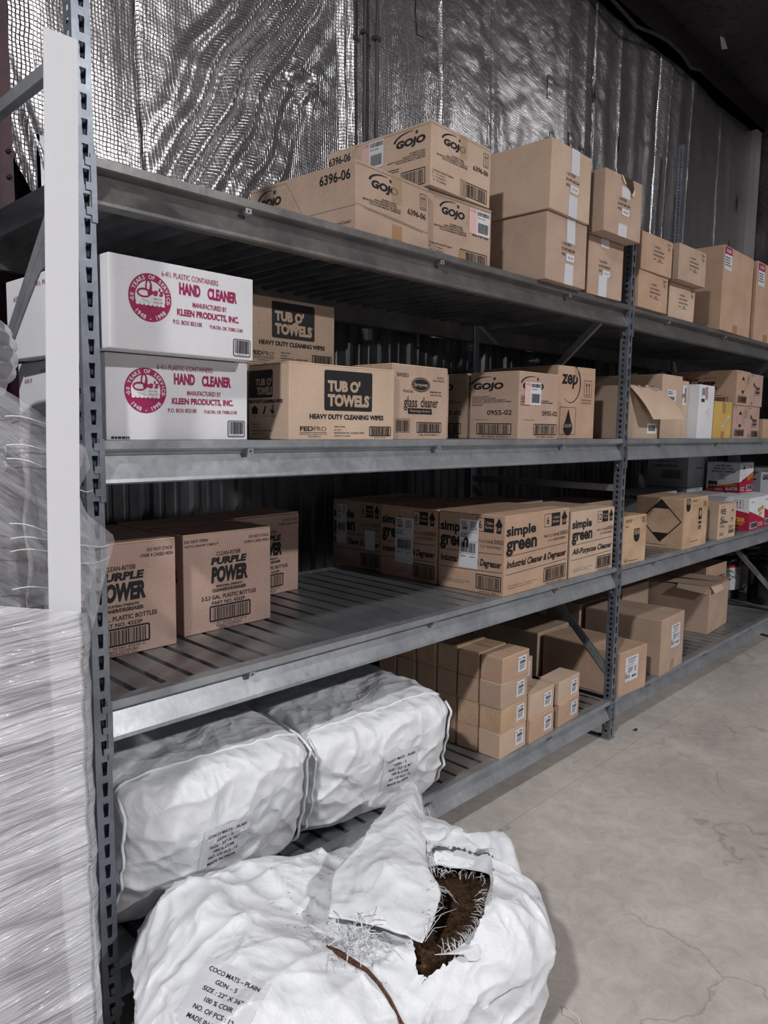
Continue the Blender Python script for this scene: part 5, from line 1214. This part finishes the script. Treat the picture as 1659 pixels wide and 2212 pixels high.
# left loose flap folded back over the top, its tail against the shelf edge
fa = [(.30, -.42, .372), (.42, -.33, .395), (.58, -.275, .415), (.72, -.20, .40), (.88, -.15, .395)]
fb = [(.36, -.53, .378), (.47, -.45, .41), (.60, -.37, .425), (.74, -.27, .435), (.89, -.165, .40)]
fc = [(.405, -.625, .365), (.535, -.56, .375), (.60, -.47, .39), (.73, -.345, .385), (.90, -.18, .38)]
sheet('loose_flap', [tl(fa), tl(fb), tl(fc)], 40, 26, .010, 'woven', s3, 6)
fd = [(.45, -.12, .30), (.60, -.08, .34), (.78, -.05, .38), (.90, -.07, .34)]
fe = [(.44, -.20, .38), (.58, -.17, .43), (.74, -.13, .49), (.86, -.14, .42)]
ff = [(.46, -.30, .375), (.60, -.28, .42), (.74, -.26, .44), (.84, -.24, .34)]
# frayed fibres
mb = MB(); r = random.Random(4)
def cr(P, t): n = len(P) - 1; i = min(n - 1, int(t * n)); return Vector(P[i]).lerp(Vector(P[i + 1]), t * n - i)
for k in range(190):
    t = r.random(); p = L3(*cr(rim_i if k % 3 else fc, t)); c = L3(.58, -.54, .33); d = (c - p).normalized()
    L = r.uniform(.012, .035) if k % 9 else r.uniform(.05, .1); d = (d + Vector((r.uniform(-.5, .5), r.uniform(-.5, .5), r.uniform(-.1, .6)))).normalized()
    q = p + d * L * .5 + Vector((0, 0, L * .15)); e = p + d * L + Vector((r.uniform(-.01, .01), r.uniform(-.01, .01), -L * .1)); mb.tube([p, q, e], .0009, 'fray', 3)
for k in range(60):
    p = L3(.30 + r.uniform(-.04, .04), -.52 + r.uniform(-.05, .05), .365); L = r.uniform(.02, .07); a = r.uniform(0, 6.28); q = p + Vector((cos(a) * L * .5, sin(a) * L * .5, L * .5)); e = q + Vector((cos(a) * L * .5, sin(a) * L * .5, -L * .1)); mb.tube([p, q, e], .001, 'fray', 3)
o = mb.build('frayed_fibres', s3); o['kind'] = 'stuff'
# stray coir crumbs on the cloth
mb = MB()
for k in range(260):
    x = r.gauss(.10, .12); y = r.gauss(-.02, .09); hit = tree3.ray_cast(Vector((x, y, 1)), Vector((0, 0, -1)))
    if hit[0]:
        a = r.uniform(0, 6.28); L = r.uniform(.003, .012); p = hit[0] + Vector((0, 0, .0012)); mb.tube([p, p + Vector((cos(a) * L * .6, sin(a) * L * .6, .001)), p + Vector((cos(a + .5) * L, sin(a + .5) * L, 0))], .0005, 'twine', 3)
o = mb.build('coir_crumbs', s3); o['kind'] = 'stuff'
# mats inside
for k, (dx, dy, rz, z) in enumerate(((.0, .0, 0, .05), (.015, -.01, 2, .12), (-.01, .01, -3, .19), (.02, .0, 4, .275))):
    def fm(q, x, y, z_, k=k): return q + Vector((wr(q.x, q.y, k, 30, .008), wr(q.y, q.x, k, 30, .008), wr(q.x, q.y, q.z + k, 22, .01)))
    vs, fs = soft_box(.80, .44, .06, 40, 10, fm); mb = MB(); mb.raw(vs, fs, 'coir', True)
    o = mb.build('coir_mat'); o.location = (B0.x + .02 + dx, B0.y + dy, z - .03 + .0); o.rotation_euler = (0, 0, BA + radians(rz))
    tag(o, ('bottom', 'second', 'third', 'top')[k] + ' brown coir mat of the pile inside the torn floor sack', 'mat', 'coir mats in the torn sack')
# twine hanging from the sack mouth
mb = MB(); pts = []
for (x, y) in ((.255, -.47), (.262, -.50), (.268, -.54), (.272, -.58), (.276, -.61), (.278, -.64), (.282, -.67), (.285, -.70), (.29, -.73)):
    a, b = tolocal(x, y); hit = tree3.ray_cast(Vector((a, b, 1)), Vector((0, 0, -1)))
    if hit[0]: w_ = toworld(hit[0]); pts.append((w_.x, w_.y, w_.z + .006))
for q in ((.292, -.752, .22), (.294, -.76, .1)): 
    if len(pts) > 2 and q[2] < pts[-1][2]: pts.append((q[0], q[1] - .01, q[2]))
mb.tube(pts, .0045, 'twine', 8, [.002, .0062, .006, .0045] + [.0038] * (len(pts) - 4)); tag(mb.build('coir_twine'), 'brown coir twine trailing down the front of the torn floor sack', 'twine')
# fibre scrap and pebble on the floor
mb = MB(); mb.tube([(.852, -.72, .003), (.845, -.74, .012), (.835, -.755, .018), (.838, -.775, .012), (.825, -.79, .003)], .0012, 'fray', 5); tag(mb.build('fibre_scrap'), 'curled white fibre scrap lying on the concrete right of the torn sack', 'scrap')
mb = MB(); v_, f_ = soft_box(.026, .016, .010, 4, 2.4); mb.raw(v_, f_, 'void', True); o = mb.build('pebble'); o.location = (2.70, -.04, 0); tag(o, 'small brown pebble on the floor beyond the rack foot', 'pebble')

# ------------------------------------------------------------------ pails on the lowest shelf, third bay
def pail(x, y, z, rad, h, lb, white=False):
    t = empty('pail', (x, y, z), 0, lb, 'pail', None)
    mb = MB(); mb.lathe([(0, 0), (rad * .93, 0), (rad * .94, .004), (rad * .97, h * .78), (rad * 1.03, h * .80), (rad * 1.03, h * .83), (rad * .98, h * .84), (rad * .99, h * .95), (0, h * .95)], (0, 0, 0), 'blackpail'); mb.build('pail_body', t)
    mb = MB(); mb.lathe([(0, h * .99), (rad * .55, h * .99), (rad * .57, h * .975), (rad * .92, h * .975), (rad * .96, h), (rad * 1.04, h), (rad * 1.05, h * .985), (rad * 1.05, h * .93), (rad * 1.0, h * .93)], (0, 0, 0), 'blackpail'); mb.build('lid', t)
    mb = MB(); pts = [(rad * 1.05 * cos(a), -rad * .2 - rad * 1.0 * sin(a) * .35 - rad * .75 * sin(a), h * .8 - sin(a) * h * .33) for a in [pi * k / 16 for k in range(17)]]
    mb.tube(pts, .0028, 'bolt', 6); mb.build('wire_handle', t)
    mb = MB(); n = 24; a0, a1 = radians(170), radians(330)
    for k in range(n):
        for (z0, z1, key) in (((.2, .68, 'label'), (.68, .73, 'red')) if white else ((.15, .6, 'k'),)):
            A = a0 + (a1 - a0) * k / n; B_ = a0 + (a1 - a0) * (k + 1) / n; R_ = rad * .975
            mb.poly([(R_ * cos(A), R_ * sin(A), h * z0), (R_ * cos(B_), R_ * sin(B_), h * z0), (R_ * 1.01 * cos(B_), R_ * 1.01 * sin(B_), h * z1), (R_ * 1.01 * cos(A), R_ * 1.01 * sin(A), h * z1)], key)
    if white:
        rr_ = random.Random(3)
        for k in range(26):
            A = radians(rr_.uniform(190, 300)); B_ = A + rr_.uniform(.06, .3); z0 = h * (.25 + .4 * rr_.random()); R_ = rad * .995
            mb.poly([(R_ * cos(A), R_ * sin(A), z0), (R_ * cos(B_), R_ * sin(B_), z0), (R_ * cos(B_), R_ * sin(B_), z0 + .004), (R_ * cos(A), R_ * sin(A), z0 + .004)], 'kd')
    mb.build('wraparound_label', t)
    return t
pail(5.30, .50, T4, .14, .37, 'black pail with a white and red wraparound label on the lowest shelf at the right', True)
pail(5.33, .16, T4, .15, .37, 'plain black pail nearest the right edge of the photo on the lowest shelf')
pail(5.75, .52, T4, .145, .37, 'black pail in the dark behind the white labelled pail')

# ------------------------------------------------------------------ film wrapped stack at the left
def bundle(x0, x1, y0, y1, z0, z1, seed, lb, vis=True):
    w, d, h = x1 - x0, y1 - y0, z1 - z0
    def fn(q, x, y, z):
        o = Vector((wr(q.x, q.y, q.z * 3 + seed, 7, .012), wr(q.x * 1.2, q.y, q.z * 3 + seed, 8, .012), 0))
        cr_ = .006 * sin(q.z * 190 + wr(q.x, q.y, seed, 8, 9)) * (1 if abs(z) < .8 else 0)
        n = Vector((x ** 3, y ** 3, 0)); 
        return q + o + n * cr_
    vs, fs = soft_box(w, d, h, 44, 3.4, fn); mb = MB(); mb.raw(vs, fs, 'foam', True)
    o = mb.build('foam_bundle'); o.location = ((x0 + x1) / 2, (y0 + y1) / 2, z0); tag(o, lb, 'bundle', 'white foam bundles in the wrapped stack'); return o
zs = [.14, .30, .46, .62, .78, .94]
for k, z in enumerate(zs): bundle(-1.02, -.20, -.12, .55, z, z + .16, k, ('lowest', 'second lowest', 'third from the bottom', 'fourth from the bottom', 'fifth from the bottom', 'sixth from the bottom')[k] + ' wide white foam bundle under the tight film at the left')
for k, (z0, z1, xr, yf) in enumerate(((1.10, 1.235, -.185, -.03), (1.235, 1.345, -.175, -.03), (1.345, 1.50, -.155, -.03), (1.50, 1.76, -.125, -.02))):
    bundle(-1.0, xr, yf, .55, z0, z1, 10 + k, ('fluffy white foam bundle, topmost and thickest of the stack, domed under the film', 'white foam bundle second from the top of the stack', 'white foam bundle third from the top of the stack', 'white foam bundle fourth from the top of the stack')[3 - k])
p_ = empty('wooden_pallet', (-.61, .21, 0), 0, 'wooden pallet under the film wrapped stack', 'pallet')
for k in range(5): mb = MB(); mb.box((-.42, -.33 + k * .15, .115), (.42, -.24 + k * .15, .135), 'kraft3'); mb.build('deck_board', p_)
for k in range(3): mb = MB(); mb.box((-.42 + k * .38, -.33, .0), (-.34 + k * .38, .36, .114), 'kraft3'); mb.build('stringer', p_)
# corner protector
mb = MB(); PATH = [(2.212, -.158), (1.8, -.170), (1.417, -.182), (1.053, -.190), (.7, -.189), (.45, -.182), (.22, -.172), (.14, -.168)]
W_ = .0625
for i in range(len(PATH) - 1):
    (za, xa), (zb, xb) = PATH[i], PATH[i + 1]; ya, yb = -.150, -.150
    F4 = lambda dx, dy: [(xa + dx, ya + dy, za), (xb + dx, yb + dy, zb)]
    a = F4(0, 0); b = F4(W_, 0); c = F4(W_, .055); d = F4(W_ - .004, .055); e = F4(W_ - .004, .004); f = F4(0, .004)
    for p, q in ((a, b), (b, c), (c, d), (d, e), (e, f), (f, a)): mb.poly([p[0], q[0], q[1], p[1]], 'cornerboard')
for (z, x) in (PATH[0], PATH[-1]): mb.poly([(x, -.15, z), (x + W_, -.15, z), (x + W_, -.146, z), (x, -.146, z)], 'cornerboard'); mb.poly([(x + W_ - .004, -.146, z), (x + W_, -.146, z), (x + W_, -.095, z), (x + W_ - .004, -.095, z)], 'cornerboard')
tag(mb.build('corner_protector'), 'tall white cardboard corner protector standing at the corner of the wrapped stack', 'edge protector')
# stretch film: lower tight wrap, upper loose veil, tail over the upright
wrap = empty('stretch_film_wrap', (-.5, .1, .1), 0, 'clear wrinkled stretch film wound round the stack of white bundles', 'plastic wrap')
WP = Vector((-.5, .1, .1))
def filmgrid(name, fn, nu, nv, key):
    vs = []; fs = []
    for i in range(nu + 1):
        for j in range(nv + 1): vs.append(Vector(fn(i / nu, j / nv)) - WP)
    for i in range(nu):
        for j in range(nv): a = i * (nv + 1) + j; fs.append((a, a + nv + 1, a + nv + 2, a + 1))
    mb = MB(); mb.raw(vs, fs, key, True); return mb.build(name, wrap)
def low(u, v):
    # u along the perimeter: left front -> corner -> right side; v up
    z = .12 + v * (1.03 + .10 * (u < .7) * 0)
    s = u * 1.55
    if s < .93: x = -1.06 + s; y = -.163
    else:
        t = min(1, (s - .93) / .06); x = -.13 + .05 * sin(t * pi / 2) ; y = -.163 + .05 * (1 - cos(t * pi / 2)) + max(0, s - .99)
    top = 1.16 - .05 * max(0, min(1, (x + .3) / .2)); z = .12 + v * (top - .12) 
    k = .006 * ridged(Vector((s * .5 + z * .9, z * 2.4, 0)), 7, 2) + .004 * sin((z + s * .35) * 55)
    xo = -.012 * math.exp(-((z - 1.0) / .3) ** 2) if s < .93 else 0
    lean = .03 * max(0, .6 - z)
    return (x + lean * 0 + (.0 if s < .93 else -.02), y - k, z)
filmgrid('wound_film', low, 150, 90, 'film')
def veil(u, v):
    # from the top bundle's crest down across to the corner protector
    zt = 1.80 - .36 * u ** 1.1; zb = 1.12
    z = zb + (zt - zb) * v; x = -.62 + .53 * u + .02 * sin(v * 7); y = -.05 - .04 * u + .02 * sin(u * 9 + v * 4)
    return (x, y - .006 * ridged(Vector((x * 2, z * 3, 0)), 8, 1), z)
filmgrid('loose_film', veil, 70, 60, 'veil')
def crest(u, v):
    x = -.62 + .53 * u; zt = 1.80 - .36 * u ** 1.1; return (x, -.05 - .04 * u + .4 * v + .02 * sin(u * 9 + 4) * (1 - v), zt + .03 * sin(v * 3) - .02 * v)
filmgrid('loose_film', crest, 40, 12, 'veil')
TAIL = [(1.47, -.100), (1.445, -.060), (1.40, -.052), (1.35, -.078), (1.30, -.060), (1.25, -.006), (1.235, -.002), (1.20, -.010), (1.12, -.036), (1.05, -.055), (1.0, -.08), (.96, -.108)]
def tail(u, v):
    n = len(TAIL) - 1; t = u * n; i = min(n - 1, int(t)); f = t - i
    z = TAIL[i][0] * (1 - f) + TAIL[i + 1][0] * f; xr = TAIL[i][1] * (1 - f) + TAIL[i + 1][1] * f
    x = -.21 + (xr + .21) * v; y = -.10 + .055 * v + .01 * sin(z * 40 + v * 5) * (1 - v * .6)
    return (x, y, z)
filmgrid('film_tail', tail, 60, 24, 'film2')
for (za, zb, xr, y) in ((1.505, 1.49, -.13, -.105), (1.45, 1.44, -.13, -.105), (1.425, 1.40, -.13, -.105), (1.30, 1.27, -.13, -.105), (1.27, 1.262, -.13, -.105), (1.245, 1.24, -.13, -.105), (1.17, 1.165, -.13, -.105), (1.10, 1.095, -.13, -.105), (1.09, .99, -.13, -.106), (1.05, 1.02, -.13, -.106), (1.02, .98, -.13, -.106), (1.36, 1.352, -.055, -.065), (1.235, 1.232, -.012, -.062), (1.19, 1.205, -.02, -.062)):
    x0 = -.24 if xr < -.12 else -.12
    mb = MB(); pts = [Vector((x0 + (xr - x0) * k / 8, y - .008 * sin(k / 8 * pi), za + (zb - za) * k / 8 + .004 * sin(k * .8))) - WP for k in range(9)]; mb.tube(pts, .0011, 'rope', 5); mb.build('film_strand', wrap)

# ------------------------------------------------------------------ light, camera
def area(name, loc, rot, size, power, col=(1, .97, .94), spread=180):
    l = bpy.data.lights.new(name, 'AREA'); l.shape = 'DISK'; l.size = size; l.energy = power; l.color = col; l.spread = radians(spread)
    o = bpy.data.objects.new(name, l); o.location = loc; o.rotation_euler = rot; COL.objects.link(o); return o
area('high_bay_lamp', (1.3, -4.3, 5.6), (radians(8), 0, 0), .35, 470, (1, .985, .975))
area('high_bay_lamp', (5.6, -4.8, 5.6), (radians(8), 0, 0), .35, 520, (1, .985, .975))
area('high_bay_lamp', (-4.2, -2.2, 5.2), (radians(8), 0, 0), .35, 120, (1, .985, .975))
area('high_bay_lamp', (2.5, -8.2, 5.8), (radians(8), 0, 0), .4, 200, (1, .985, .975))
w = bpy.data.worlds.new('w'); SC.world = w; w.use_nodes = True
w.node_tree.nodes['Background'].inputs[0].default_value = (.75, .82, 1, 1); w.node_tree.nodes['Background'].inputs[1].default_value = .025
cam = bpy.data.cameras.new('camera'); co = bpy.data.objects.new('camera', cam); COL.objects.link(co)
co.location = (-.7542, -1.6065, 1.4903); co.rotation_euler = (1.4587, -.0122, -.8004)
cam.sensor_fit = 'HORIZONTAL'; cam.sensor_width = 36; cam.lens = 1599.44 / 1659 * 36; cam.clip_start = .02
SC.camera = co
SC.view_settings.view_transform = 'Standard'; SC.view_settings.look = 'None'; SC.view_settings.gamma = 1; SC.view_settings.use_curve_mapping = False
SC.view_settings.exposure = 1.75
SC.cycles.transparent_max_bounces = 16; SC.cycles.max_bounces = 8; SC.cycles.diffuse_bounces = 2
